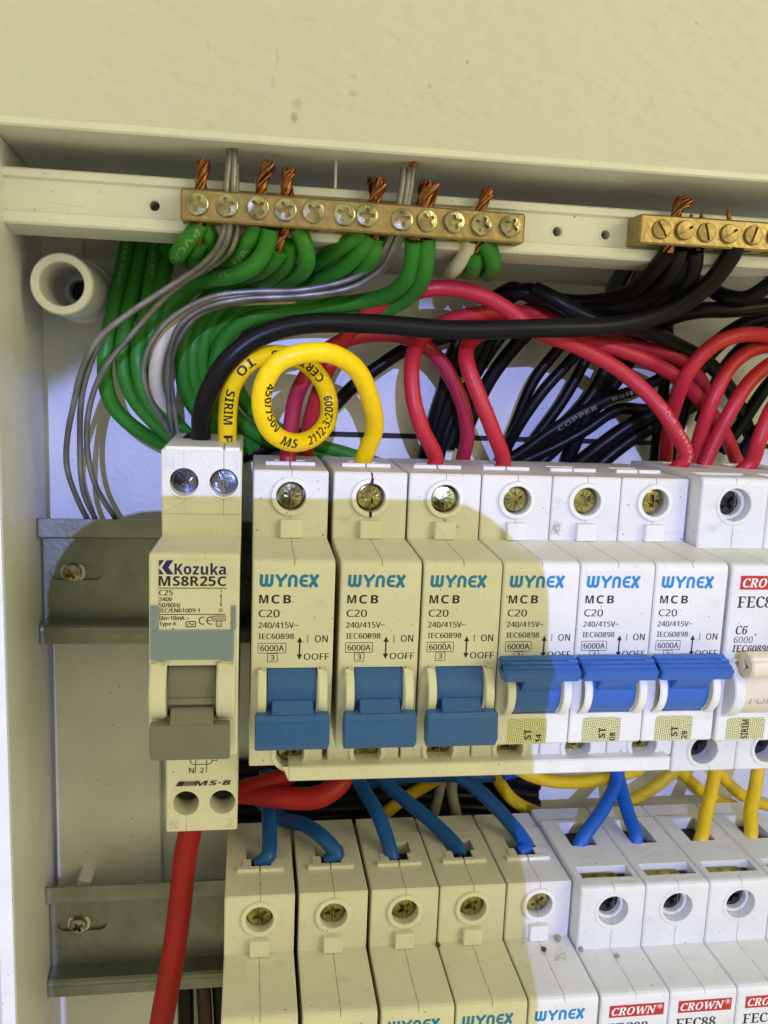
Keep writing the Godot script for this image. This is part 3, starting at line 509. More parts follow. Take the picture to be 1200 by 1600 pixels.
# text filling the box (x0, y0)-(x1, y1) on the plane z; turned: it reads upwards
func letters(mb: MB, text: String, x0: float, y0: float, x1: float, y1: float, z: float, bold := false, family := "Droid Sans", lean := 0.0, turned := false):
	var g := glyphs(text, family, 700 if bold else 400)
	var lo := Vector2(1e9, 1e9)
	var hi := -lo
	for v in g:
		lo = lo.min(v)
		hi = hi.max(v)
	var s := hi - lo
	for k in range(0, g.size(), 3):
		var p := []
		for e in 3:
			var q: Vector2 = (g[k + e] - lo) / s
			if turned: p.append(Vector3(x1 - (x1 - x0) * q.y, y0 + (y1 - y0) * q.x, z))
			else: p.append(Vector3(x0 + (x1 - x0) * q.x + lean * (q.y - 0.5) * (y1 - y0), y0 + (y1 - y0) * q.y, z))
		if (p[1] - p[0]).cross(p[2] - p[0]).z < 0: mb.tri(p[0], p[2], p[1])
		else: mb.tri(p[0], p[1], p[2])

func stroke(mb: MB, pts: Array, w: float, z: float):
	var l := []
	var r := []
	for i in pts.size():
		var d0: Vector2 = (pts[i] - pts[i - 1]).normalized() if i > 0 else (pts[1] - pts[0]).normalized()
		var d1: Vector2 = (pts[i + 1] - pts[i]).normalized() if i < pts.size() - 1 else d0
		var n := Vector2(-d0.y, d0.x) + Vector2(-d1.y, d1.x)
		n = n * w / maxf(0.5, n.length_squared())
		l.append(pts[i] + n)
		r.append(pts[i] - n)
	for i in pts.size() - 1:
		mb.quad(Vector3(r[i].x, r[i].y, z), Vector3(r[i + 1].x, r[i + 1].y, z), Vector3(l[i + 1].x, l[i + 1].y, z), Vector3(l[i].x, l[i].y, z))

func flat_poly(mb: MB, p: Array, z: float):
	var t := Geometry2D.triangulate_polygon(PackedVector2Array(p))
	for k in range(0, t.size(), 3):
		var a: Vector2 = p[t[k]]
		var b: Vector2 = p[t[k + 1]]
		var c: Vector2 = p[t[k + 2]]
		if (b - a).cross(c - a) < 0: mb.tri(Vector3(a.x, a.y, z), Vector3(c.x, c.y, z), Vector3(b.x, b.y, z))
		else: mb.tri(Vector3(a.x, a.y, z), Vector3(b.x, b.y, z), Vector3(c.x, c.y, z))

func frame(mb: MB, x0: float, y0: float, x1: float, y1: float, w: float, z: float):
	stroke(mb, [Vector2(x0, y0), Vector2(x1, y0)], w, z)
	stroke(mb, [Vector2(x0, y1), Vector2(x1, y1)], w, z)
	stroke(mb, [Vector2(x0, y0 + w / 2), Vector2(x0, y1 - w / 2)], w, z)
	stroke(mb, [Vector2(x1, y0 + w / 2), Vector2(x1, y1 - w / 2)], w, z)

func arc(c: Vector2, rx: float, ry: float, a0: float, a1: float, n := 8) -> Array:
	var out := []
	for i in n + 1:
		var a := deg_to_rad(lerpf(a0, a1, float(i) / n))
		out.append(c + Vector2(cos(a) * rx, sin(a) * ry))
	return out

# ---------------------------------------------------------------- wires
func spline(p: Array, step := 0.9) -> Array:
	var out := []
	for i in p.size() - 1:
		var a: Vector3 = p[maxi(i - 1, 0)]
		var b: Vector3 = p[i]
		var c: Vector3 = p[i + 1]
		var d: Vector3 = p[mini(i + 2, p.size() - 1)]
		var l := b.distance_to(c)
		var t1 := (c - a) * l / maxf(0.1, a.distance_to(b) + l)
		var t2 := (d - b) * l / maxf(0.1, l + c.distance_to(d))
		if i == 0: t1 = c - b
		if i == p.size() - 2: t2 = c - b
		var n := maxi(2, int(l / step))
		for k in n:
			var t := float(k) / n
			var t3 := t * t * t
			var tt := t * t
			out.append(b * (2 * t3 - 3 * tt + 1) + t1 * (t3 - 2 * tt + t) + c * (3 * tt - 2 * t3) + t2 * (t3 - tt))
	out.append(p[-1])
	return out

func frames(path: Array) -> Array:
	var out := []
	var nrm := Vector3.ZERO
	for i in path.size():
		var t: Vector3 = (path[mini(i + 1, path.size() - 1)] - path[maxi(i - 1, 0)]).normalized()
		if i == 0: nrm = t.cross(Vector3(0.31, 0.2, 0.93)).normalized()
		nrm = (nrm - t * nrm.dot(t)).normalized()
		out.append([t, nrm, t.cross(nrm)])
	return out

func tube_into(st: SurfaceTool, path: Array, r: float, sides: int, base: int, wobble := 0.0, caps := true) -> int:
	var fr := frames(path)
	var seed_a := rng.randf() * 20.0
	for i in path.size():
		var rr := r * (1.0 + wobble * sin(i * 0.37 + seed_a) * sin(i * 0.11 + seed_a * 2.0))
		for k in sides:
			var a := TAU * k / sides
			var nn: Vector3 = fr[i][1] * cos(a) + fr[i][2] * sin(a)
			st.set_normal(nn)
			st.set_uv(Vector2(i * 0.2, float(k) / sides))
			st.add_vertex((path[i] + nn * rr) * MM)
	for i in path.size() - 1:
		for k in sides:
			var a := base + i * sides + k
			var b := base + i * sides + (k + 1) % sides
			for v in [a, b + sides, b, a, a + sides, b + sides]: st.add_index(v)
	var n := base + path.size() * sides
	if caps:
		for e in 2:
			var i := 0 if e == 0 else path.size() - 1
			var nn: Vector3 = -fr[i][0] if e == 0 else fr[i][0]
			st.set_normal(nn)
			st.add_vertex(path[i] * MM)
			for k in sides:
				var a := TAU * k / sides
				st.set_normal(nn)
				st.add_vertex((path[i] + (fr[i][1] * cos(a) + fr[i][2] * sin(a)) * r) * MM)
			for k in sides:
				var a := n + 1 + k
				var b := n + 1 + (k + 1) % sides
				for v in ([n, a, b] if e == 0 else [n, b, a]): st.add_index(v)
			n += sides + 1
	return n

func points(flat: Array) -> Array:
	var out := []
	for i in range(0, flat.size(), 3): out.append(Vector3(flat[i], flat[i + 1], flat[i + 2]))
	return out

func wire(called: String, label: String, category: String, group: String, m: String, d: float, flat: Array) -> Dictionary:
	var p := points(flat)
	var at: Vector3 = p[0]
	for i in p.size(): p[i] -= at
	var path := spline(p)
	var ka := rng.randf() * 10.0
	var amp := 0.045 if d > 2 else 0.08
	for i in range(2, path.size() - 2):
		path[i] += Vector3(sin(i * 0.21 + ka) + 0.6 * sin(i * 0.083 + ka * 2), cos(i * 0.17 + ka * 3) + 0.6 * cos(i * 0.071 + ka), sin(i * 0.13 + ka)) * amp
	var st := SurfaceTool.new()
	st.begin(Mesh.PRIMITIVE_TRIANGLES)
	tube_into(st, path, d / 2, 20 if d > 2 else 12, 0, 0.007 if d > 2 else 0.04)
	var o := own(st.commit(), called, m, label, category, at, group)
	return {"node": o, "path": path, "at": at, "r": d / 2}

func copper(w: Dictionary, n: int, d: float, flat: Array):
	var p := points(flat)
	for i in p.size(): p[i] -= w.at
	var path := spline(p, 0.5)
	var fr := frames(path)
	var st := SurfaceTool.new()
	st.begin(Mesh.PRIMITIVE_TRIANGLES)
	var base := 0
	n = int(n * 1.5)
	var rs := d * 0.5 / (1.0 + sqrt(n) * 0.6)
	for k in n:
		var ring: float = 0.0 if k == 0 else (d * 0.5 - rs) * rng.randf_range(0.55, 1.12)
		var ph := TAU * k / maxf(1, n - 1) + rng.randf_range(-0.45, 0.45)
		var cut := path.size() - rng.randi_range(0, 2)
		var splay := rng.randf_range(0.2, 2.0) if rng.randf() < 0.55 else 0.1
		var sway := Vector3(rng.randf_range(-1, 1), rng.randf_range(-0.6, 0.2), rng.randf_range(-1, 1))
		var twist := rng.randf_range(0.85, 1.2)
		var s := []
		for i in cut:
			var a := ph + twist * i * 0.5 / (0.7 + d * 0.4)
			var e := maxf(0.0, float(i - path.size() + 7) / 7.0)
			s.append(path[i] + (fr[i][1] * cos(a) + fr[i][2] * sin(a)) * ring * (1.0 + 0.5 * e * splay) + sway * e * e * splay * 0.45)
		if s.size() > 2: base = tube_into(st, s, rs * rng.randf_range(0.8, 1.1), 6, base)
	if n >= 9 and path.size() > 12:   # a loose strand that has sprung out
		var s := []
		var side := Vector3(rng.randf_range(-1, 0.2), 0, 0.4).normalized()
		var i0 := int(path.size() * 0.55)
		for i in 8: s.append(path[i0] + side * (d * 0.45 + 0.9 * sin(i * 0.5)) + Vector3(0, i * 0.55, 0))
		base = tube_into(st, s, 0.11, 5, base)
	put(st.commit(), "copper_end", "copper", w.node)

# words printed along a wire: start in mm along it, letter height, side as an angle round it (0 faces out of the box)
func print_on(w: Dictionary, text: String, start: float, length: float, height: float, m: String, side := 0.0, flip := false):
	var g := glyphs(text, "Droid Sans", 700)
	var lo := Vector2(1e9, 1e9)
	var hi := -lo
	for v in g:
		lo = lo.min(v)
		hi = hi.max(v)
	var arcs := [0.0]
	for i in range(1, w.path.size()): arcs.append(arcs[-1] + w.path[i].distance_to(w.path[i - 1]))
	var fr := frames(w.path)
	var r: float = w.r + 0.06
	var place := func(q: Vector2) -> Array:
		var u: float = (q.x - lo.x) / (hi.x - lo.x)
		var v: float = ((q.y - lo.y) / (hi.y - lo.y) - 0.5) * height
		var s: float = start + (length * (1.0 - u) if flip else length * u)
		if flip: v = -v
		var i := clampi(arcs.bsearch(s), 1, arcs.size() - 1)
		var f: float = clampf((s - arcs[i - 1]) / maxf(1e-4, arcs[i] - arcs[i - 1]), 0, 1)
		var c: Vector3 = w.path[i - 1].lerp(w.path[i], f)
		var t: Vector3 = fr[i - 1][0].lerp(fr[i][0], f).normalized()
		var nz := (Vector3.BACK - t * t.z).normalized()
		var b := nz.cross(t)
		var a: float = side + v / r
		var nn: Vector3 = nz * cos(a) + b * sin(a)
		return [c + nn * r, nn]
	var st := SurfaceTool.new()
	st.begin(Mesh.PRIMITIVE_TRIANGLES)
	var scale := Vector2(length / (hi.x - lo.x), height / (hi.y - lo.y))
	var todo := []
	for k in range(0, g.size(), 3): todo.append([g[k], g[k + 1], g[k + 2]])
	while todo.size():
		var t: Array = todo.pop_back()
		var far := 0
		var best := 0.0
		for e in 3:
			var l: float = ((t[e] - t[(e + 1) % 3]) * scale).length()
			if l > best:
				best = l
				far = e
		if best > 0.45:
			var mid: Vector2 = (t[far] + t[(far + 1) % 3]) / 2
			todo.append([t[far], mid, t[(far + 2) % 3]])
			todo.append([mid, t[(far + 1) % 3], t[(far + 2) % 3]])
			continue
		var q := [place.call(t[0]), place.call(t[1]), place.call(t[2])]
		if (q[1][0] - q[0][0]).cross(q[2][0] - q[0][0]).dot(q[0][1]) > 0: q = [q[0], q[2], q[1]]
		for e in q:
			st.set_normal(e[1])
			st.add_vertex(e[0] * MM)
	put(st.commit(), "print", m, w.node)

# ---------------------------------------------------------------- materials
func noise_tex(freq: float, lo: float, hi: float, octaves := 4, seed_n := 1, as_normal := false, bump := 4.0, tint := Color.WHITE) -> NoiseTexture2D:
	var n := FastNoiseLite.new()
	n.noise_type = FastNoiseLite.TYPE_SIMPLEX
	n.frequency = freq
	n.fractal_octaves = octaves
	n.seed = seed_n
	var t := NoiseTexture2D.new()
	t.width = 512
	t.height = 512
	t.seamless = true
	t.noise = n
	if as_normal:
		t.as_normal_map = true
		t.bump_strength = bump
	else:
		var g := Gradient.new()
		g.set_color(0, Color(lo * tint.r, lo * tint.g, lo * tint.b))
		g.set_color(1, Color(hi, hi, hi))
		t.color_ramp = g
	return t

func mat(called: String, c: Color, rough: float, metal := 0.0, grime: Texture2D = null, normal: Texture2D = null, strength := 0.3, scale := 40.0) -> StandardMaterial3D:
	var m := StandardMaterial3D.new()
	m.resource_name = called
	m.albedo_color = c.linear_to_srgb()
	m.roughness = rough
	m.metallic = metal
	m.uv1_triplanar = true
	m.uv1_scale = Vector3.ONE * scale
	if grime: m.albedo_texture = grime
	if normal:
		m.normal_enabled = true
		m.normal_texture = normal
		m.normal_scale = strength
	M[called] = m
	return m

# handled plastic: faint mottling, dark specks, hairline scratches and a few smudges
func dirt_texture() -> ImageTexture:
	var side := 1024
	var im := Image.create(side, side, false, Image.FORMAT_RGB8)
	var n := FastNoiseLite.new()
	n.frequency = 0.004
	n.fractal_octaves = 5
	n.seed = 3
	for y in side:
		for x in side:
			var k := 0.975 + 0.035 * n.get_noise_2d(x, y)
			im.set_pixel(x, y, Color(k, k * 0.997, k * 0.985))
	var g := RandomNumberGenerator.new()
	g.seed = 11
	var dab := func(x: float, y: float, c: Color, a: float):
		var px := posmod(int(x), side)
		var py := posmod(int(y), side)
		im.set_pixel(px, py, im.get_pixel(px, py).lerp(c, a))
	for k in 26:   # smudges
		var at := Vector2(g.randf() * side, g.randf() * side)
		var rr := g.randf_range(8, 34)
		var a := g.randf_range(0.04, 0.15)
		for y in range(-int(rr), int(rr)):
			for x in range(-int(rr), int(rr)):
				var d := Vector2(x, y * 1.6).length() / rr + 0.6 * n.get_noise_2d((at.x + x) * 9, (at.y + y) * 9)
				if d < 1.0: dab.call(at.x + x, at.y + y, Color(0.55, 0.47, 0.33), a * (1.0 - d))
	for k in 230:   # specks
		var at := Vector2(g.randf() * side, g.randf() * side)
		var rr := g.randf_range(0.6, 1.9) if k % 12 else 3.0
		var a := g.randf_range(0.2, 0.65)
		for y in range(-3, 4):
			for x in range(-3, 4):
				if Vector2(x, y).length() < rr: dab.call(at.x + x, at.y + y, Color(0.3, 0.24, 0.16), a)
	for k in 40:   # scratches
		var at := Vector2(g.randf() * side, g.randf() * side)
		var d := Vector2.from_angle(g.randf() * TAU)
		var l := g.randi_range(15, 90)
		var c := Color(1, 1, 1) if k % 3 else Color(0.5, 0.45, 0.35)
		for i in l: dab.call(at.x + d.x * i + 4.0 * sin(i * 0.02), at.y + d.y * i, c, 0.35)
	return ImageTexture.create_from_image(im)

func seal_texture() -> ImageTexture:
	var im := Image.create(256, 160, false, Image.FORMAT_RGB8)
	for y in 160:
		for x in 256:
			var w := sin(y * 0.62 + 2.6 * sin(x * 0.05) + 1.2 * sin(x * 0.17 + y * 0.03))
			var v := sin(x * 0.5 + 3.0 * sin(y * 0.06)) * 0.35
			var c := Color(0.5, 0.5, 0.28).lerp(Color(1.0, 0.99, 0.86), clampf(0.5 + 0.5 * w + v, 0, 1))
			im.set_pixel(x, y, c)
	return ImageTexture.create_from_image(im)

func make_materials():
	var dirt := dirt_texture()
	var fine := noise_tex(0.05, 0, 0, 3, 5, true, 3.0)
	var metal_dirt := noise_tex(0.012, 0.55, 1.0, 5, 7)
	var scratch := noise_tex(0.03, 0, 0, 4, 8, true, 5.0)
	mat("plastic", Color(0.74, 0.73, 0.685), 0.42, 0.0, dirt, fine, 0.12, 11)
	M["plastic"].uv1_world_triplanar = true
	mat("plastic_cream", Color(0.72, 0.71, 0.66), 0.42, 0.0, dirt, fine, 0.12, 11)
	M["plastic_cream"].uv1_world_triplanar = true
	mat("plastic_cool", Color(0.71, 0.715, 0.68), 0.45, 0.0, dirt, fine, 0.16, 11)
	M["plastic_cool"].uv1_world_triplanar = true
	mat("collar", Color(0.78, 0.77, 0.72), 0.4, 0.0, dirt, fine, 0.1, 13)
	M["collar"].uv1_world_triplanar = true
	mat("box_plastic", Color(0.76, 0.765, 0.8), 0.36, 0.0, dirt, fine, 0.1, 11)
	M["box_plastic"].uv1_world_triplanar = true
	mat("panel", Color(0.76, 0.77, 0.8), 0.4, 0.0, dirt, fine, 0.1, 11)
	M["panel"].uv1_world_triplanar = true
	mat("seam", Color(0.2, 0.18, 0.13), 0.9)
	mat("hole_shade", Color(0.012, 0.012, 0.014), 0.7)  # near-black colour standing in for shade inside holes, slots and gaps
	mat("lever_blue", Color(0.025, 0.118, 0.44), 0.4, 0.0, noise_tex(0.02, 0.93, 1.0, 4, 4), fine, 0.2, 30)
	mat("lever_grey", Color(0.19, 0.188, 0.175), 0.4, 0.0, dirt, fine, 0.2, 30)
	mat("lever_cream", Color(0.72, 0.62, 0.48), 0.42, 0.0, dirt, fine, 0.2, 30)
	var cover := mat("clear_blue", Color(0.26, 0.36, 0.52), 0.3)
	cover.albedo_color.a = 0.62
	cover.transparency = BaseMaterial3D.TRANSPARENCY_ALPHA
	mat("ink_black", Color(0.008, 0.007, 0.008), 0.5)
	mat("ink_blue", Color(0.005, 0.19, 0.46), 0.45)
	mat("ink_navy", Color(0.012, 0.012, 0.16), 0.45)
	mat("ink_red", Color(0.42, 0.018, 0.02), 0.45)
	mat("ink_white", Color(0.8, 0.8, 0.78), 0.5)
	mat("ink_pale_red", Color(0.55, 0.16, 0.16), 0.6)
	mat("ink_dim", Color(0.13, 0.13, 0.135), 0.6)
	mat("ink_pale_green", Color(0.13, 0.3, 0.12), 0.6)
	mat("ink_grey", Color(0.3, 0.3, 0.29), 0.6)
	mat("relief", Color(0.6, 0.59, 0.55), 0.45)
	mat("zinc_yellow", Color(0.6, 0.53, 0.22), 0.2, 1.0, metal_dirt, scratch, 0.07, 30)
	mat("zinc_pale", Color(0.6, 0.57, 0.38), 0.2, 1.0, metal_dirt, scratch, 0.12, 25)
	mat("zinc_blue", Color(0.36, 0.39, 0.5), 0.16, 1.0, metal_dirt, scratch, 0.06, 30)
	mat("brass", Color(0.43, 0.315, 0.145), 0.4, 0.8, noise_tex(0.02, 0.82, 1.0, 5, 12), scratch, 0.2, 35)
	mat("rail_screw", Color(0.5, 0.45, 0.33), 0.3, 1.0, metal_dirt, scratch, 0.3, 60)
	mat("steel", Color(0.37, 0.365, 0.35), 0.45, 0.65, metal_dirt, scratch, 0.2, 14)
	mat("rail_steel", Color(0.26, 0.275, 0.25), 0.42, 0.55, noise_tex(0.01, 0.85, 1.0, 4, 13), fine, 0.15, 15)
	mat("dark_steel", Color(0.03, 0.032, 0.03), 0.16, 0.3)
	mat("copper", Color(0.5, 0.2, 0.085), 0.32, 1.0, metal_dirt, scratch, 0.2, 60)
	var skin := noise_tex(0.02, 0.9, 1.0, 5, 15)
	for w in [["green", Color(0.03, 0.21, 0.02), 0.42], ["red", Color(0.5, 0.02, 0.035), 0.42], ["crimson", Color(0.42, 0.02, 0.06), 0.4], ["deepred", Color(0.36, 0.008, 0.012), 0.45], ["black", Color(0.006, 0.0055, 0.007), 0.36],
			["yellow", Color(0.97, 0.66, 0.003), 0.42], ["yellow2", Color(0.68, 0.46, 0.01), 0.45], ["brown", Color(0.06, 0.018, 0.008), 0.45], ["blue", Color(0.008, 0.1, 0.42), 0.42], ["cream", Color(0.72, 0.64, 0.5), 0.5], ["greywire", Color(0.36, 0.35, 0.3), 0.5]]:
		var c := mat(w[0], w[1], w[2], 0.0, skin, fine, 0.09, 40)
		c.metallic_specular = 0.3 if w[0] == "black" else 0.42
	mat("phone_body", Color(0.02, 0.02, 0.022), 0.3)
	mat("lamp_case", Color(0.3, 0.3, 0.3), 0.5)
	mat("crumb", Color(0.16, 0.075, 0.03), 0.8, 0.0, metal_dirt)
	mat("pale_crumb", Color(0.55, 0.45, 0.35), 0.8, 0.0, metal_dirt)
	mat("fluff", Color(0.42, 0.33, 0.2), 0.8)
	var seal := mat("seal", Color(0.98, 0.98, 0.98), 0.25, 0.25, seal_texture())
	seal.metallic = 0.45
	seal.roughness = 0.3
	seal.uv1_triplanar = false
	seal.uv1_scale = Vector3(0.1, 0.16, 1)
	make_wall_material()

func make_wall_material():
	var w := 1024
	var h := 512
	var im := Image.create(w, h, false, Image.FORMAT_RGB8)
	var n := FastNoiseLite.new()
	n.frequency = 0.008
	n.fractal_octaves = 5
	var base := Color(0.67, 0.66, 0.69)
	for y in h:
		for x in w:
			var k := 0.985 + 0.018 * n.get_noise_2d(x, y)
			var c := base * k
			im.set_pixel(x, y, Color(c.r, c.g, c.b).linear_to_srgb())
	# old stains and specks: x, y in mm on the wall, size, colour
	for s in [[10.2, 130.3, 0.9, 1.5, 0.5], [10.8, 134.5, 1.9, 1.7, 0.2], [26.6, 137.7, 1.3, 1.0, 0.22], [26.9, 142.6, 1.3, 0.8, 0.2], [48.7, 141.6, 0.8, 0.7, 0.35], [59.7, 149.1, 0.35, 0.5, 0.75], [5.0, 146.0, 0.5, 3.6, 0.14], [4.0, 139.0, 0.4, 3.0, 0.12], [15, 156.5, 4.6, 0.5, 0.12], [82.1, 145.3, 0.5, 1.0, 0.15], [129, 166, 0.5, 0.6, 0.4], [-14, 147, 0.4, 1.8, 0.12], [95, 133, 0.5, 1.3, 0.14]]:
		for y in range(-24, 25):
			for x in range(-24, 25):
				var px := int((s[0] + 140.0) / 400.0 * w) + x
				var py := int((240.0 - s[1]) / 200.0 * h) + y
				var d := Vector2(x / (s[2] * w / 400.0), y / (s[3] * h / 200.0)).length() + 0.5 * n.get_noise_2d(px * 14.0, py * 14.0)
				if d < 1.0 and px >= 0 and py >= 0 and px < w and py < h:
					var c := im.get_pixel(px, py)
					im.set_pixel(px, py, c.lerp(Color(0.45, 0.3, 0.14), 0.6 * s[4] * (1.0 - d * d * 0.6)))
	var m := mat("wall", Color.WHITE, 0.6, 0.0, ImageTexture.create_from_image(im), noise_tex(0.06, 0, 0, 4, 21, true, 6.0), 0.15, 1.0)
	m.uv1_triplanar = false
	m.uv1_scale = Vector3(1.0 / 400.0, 1.0 / 200.0, 1)
	m.uv1_offset = Vector3(140.0 / 400.0, 240.0 / 200.0, 0)

# ---------------------------------------------------------------- screws
# style: "cross", "combo" (cross with two slot nicks), "slot", "rays" (cross with fine rays)
func screw_mesh(r: float, style: String, height := 1.2) -> ArrayMesh:
	var key := "screw%s%.2f%.1f" % [style, r, height]
	if cache.has(key): return cache[key]
	var mb := MB.new()
	var e := r * 0.88
	lathe(mb, [Vector2(r, -height), Vector2(r, -0.25), Vector2(r * 0.96, -0.08), Vector2(e, 0)], Vector3.ZERO, 28)
	var map := func(q: Vector2, h: float) -> Vector3: return Vector3(q.x, q.y, h + 0.12 * (1.0 - q.length_squared() / (e * e)))
	if style == "slot":
		ring_face(mb, map, circle(e), rect(r * 1.7, r * 0.26), 0.8)
	else:
		ring_face(mb, map, circle(e), cross_shape(r * (0.68 if style == "combo" else 0.62), r * 0.2), 1.5)
		if style == "combo":
			for a in [0.0, PI]:
				var b := Basis(Vector3.BACK, a)
				for s in [-1, 1]:
					mb.quad(b * Vector3(r * 0.6, s * r * 0.11 - 0.1, 0.06), b * Vector3(r * 0.93, s * r * 0.11 - 0.1, 0.02), b * Vector3(r * 0.93, s * r * 0.11 + 0.1, 0.02), b * Vector3(r * 0.6, s * r * 0.11 + 0.1, 0.1))
		if style == "rays":
			for k in 12:
				var b := Basis(Vector3.BACK, TAU * (k + 0.5) / 12)
				mb.quad(b * Vector3(r * 0.42, -0.07, 0.11), b * Vector3(r * 0.86, -0.1, 0.03), b * Vector3(r * 0.86, 0, 0.13), b * Vector3(r * 0.42, 0, 0.2))
				mb.quad(b * Vector3(r * 0.42, 0, 0.2), b * Vector3(r * 0.86, 0, 0.13), b * Vector3(r * 0.86, 0.1, 0.03), b * Vector3(r * 0.42, 0.07, 0.11))
	cache[key] = mb.done()
	return cache[key]

func screw(parent: Node, called: String, at: Vector3, r: float, style: String, m: String, turn: float, height := 1.2, tilt := 0.0):
	var o := put(screw_mesh(r, style, height), called, m, parent, at, turn)
	o.rotation.x = tilt * 0.6
	o.rotation.y = tilt

func collar_mesh(r0: float, r1: float, h: float) -> ArrayMesh:
	var key := "collar%.2f%.2f%.2f" % [r0, r1, h]
	if not cache.has(key):
		var mb := MB.new()
		lathe(mb, [Vector2(r1, -0.3), Vector2(r1 * 0.99, h - 0.22), Vector2(r1 - 0.22, h), Vector2(r0 + 0.18, h), Vector2(r0, h - 0.18), Vector2(r0, -2.5)], Vector3.ZERO, 36)
		cache[key] = mb.done()
	return cache[key]

# a thin dirty joint line that runs over the profile
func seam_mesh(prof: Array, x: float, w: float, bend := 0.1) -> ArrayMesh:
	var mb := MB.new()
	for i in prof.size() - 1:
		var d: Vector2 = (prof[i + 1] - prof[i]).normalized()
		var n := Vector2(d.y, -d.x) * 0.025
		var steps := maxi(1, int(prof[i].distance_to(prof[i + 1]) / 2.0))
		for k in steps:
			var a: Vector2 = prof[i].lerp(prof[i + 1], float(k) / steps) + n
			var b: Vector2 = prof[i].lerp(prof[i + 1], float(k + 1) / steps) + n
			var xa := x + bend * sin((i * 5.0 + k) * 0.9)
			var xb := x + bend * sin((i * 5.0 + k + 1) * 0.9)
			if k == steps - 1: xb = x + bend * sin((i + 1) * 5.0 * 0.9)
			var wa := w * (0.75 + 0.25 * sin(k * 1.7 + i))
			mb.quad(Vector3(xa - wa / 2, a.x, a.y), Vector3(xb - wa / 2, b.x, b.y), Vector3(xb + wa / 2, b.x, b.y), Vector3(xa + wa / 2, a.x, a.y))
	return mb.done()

func profile_round(a: Vector2, b: Vector2, c: Vector2, r: float, n := 4) -> Array:
	var p: Vector2 = b + (a - b).normalized() * r
	var q: Vector2 = b + (c - b).normalized() * r
	var out := []
	for i in n + 1:
		var t := float(i) / n
		out.append(p * (1 - t) * (1 - t) + b * 2 * t * (1 - t) + q * t * t)
	return out

# ---------------------------------------------------------------- breakers
const BW := 17.6

func logo_wavy(mb: MB, x: float, y: float, w: float, h: float, z: float):
	var L := func(u: float, v: float) -> Vector2: return Vector2(x + w * u + 0.05 * h * (v - 0.5), y + h * v)
	var t := h * 0.24
	# two u-shaped bowls, then Y, arch, rounded E and X
	for s in [[0.025, 0.0], [0.115, 0.003]]:
		var p := [L.call(s[0], 1.0)]
		for i in 7:
			var a := PI + PI * i / 6.0
			p.append(L.call(s[0] + 0.045 + 0.045 * cos(a), 0.32 + 0.2 * sin(a)))
		p.append(L.call(s[0] + 0.09, 1.0))
		stroke(mb, p, t * 1.05, z + s[1] * 3)
	stroke(mb, [L.call(0.275, 1.0), L.call(0.355, 0.45), L.call(0.355, 0.0)], t, z + 0.01)
	stroke(mb, [L.call(0.45, 1.0), L.call(0.36, 0.48)], t, z + 0.02)
	var p := [L.call(0.505, 0.0)]
	for i in 9:
		var a := PI - PI * i / 8.0
		p.append(L.call(0.56 + 0.055 * cos(a), 0.6 + 0.28 * sin(a)))
	p.append(L.call(0.615, 0.0))
	stroke(mb, p, t, z)
	p = [L.call(0.82, 0.89)]
	for i in 9:
		var a := PI / 2 + PI * i / 8.0
		p.append(L.call(0.755 + 0.06 * cos(a), 0.5 + 0.39 * sin(a)))
	p.append(L.call(0.82, 0.11))
	stroke(mb, p, t * 0.95, z)
	stroke(mb, [L.call(0.71, 0.5), L.call(0.81, 0.5)], t * 0.8, z + 0.01)
	stroke(mb, [L.call(0.855, 1.0), L.call(0.98, 0.0)], t * 1.1, z)
	stroke(mb, [L.call(0.985, 1.0), L.call(0.85, 0.0)], t * 1.1, z + 0.01)

func ink(mb: MB, text: String, x0: float, y0: float, x1: float, y1: float, z: float):   # a little heavier than regular
	letters(mb, text, x0, y0, x1 - 0.06, y1, z)
	letters(mb, text, x0 + 0.06, y0, x1, y1, z + 0.004)

func mcb_profile() -> Array:
	var p := [Vector2(36.2, 0.6), Vector2(36.2, 9.4), Vector2(36.67, 9.8), Vector2(36.67, 37.9), Vector2(36.3, 38.3), Vector2(20.86, 38.3), Vector2(20.35, 58.4)]
	p += profile_round(Vector2(20.35, 58.4), Vector2(20.2, 61.0), Vector2(17.0, 61.0), 1.9, 4)
	p += [Vector2(-22.2, 61.0), Vector2(-22.68, 60.5), Vector2(-22.9, 42.8), Vector2(-34.5, 42.4), Vector2(-35.0, 41.9), Vector2(-35.0, 0.6)]
	return p

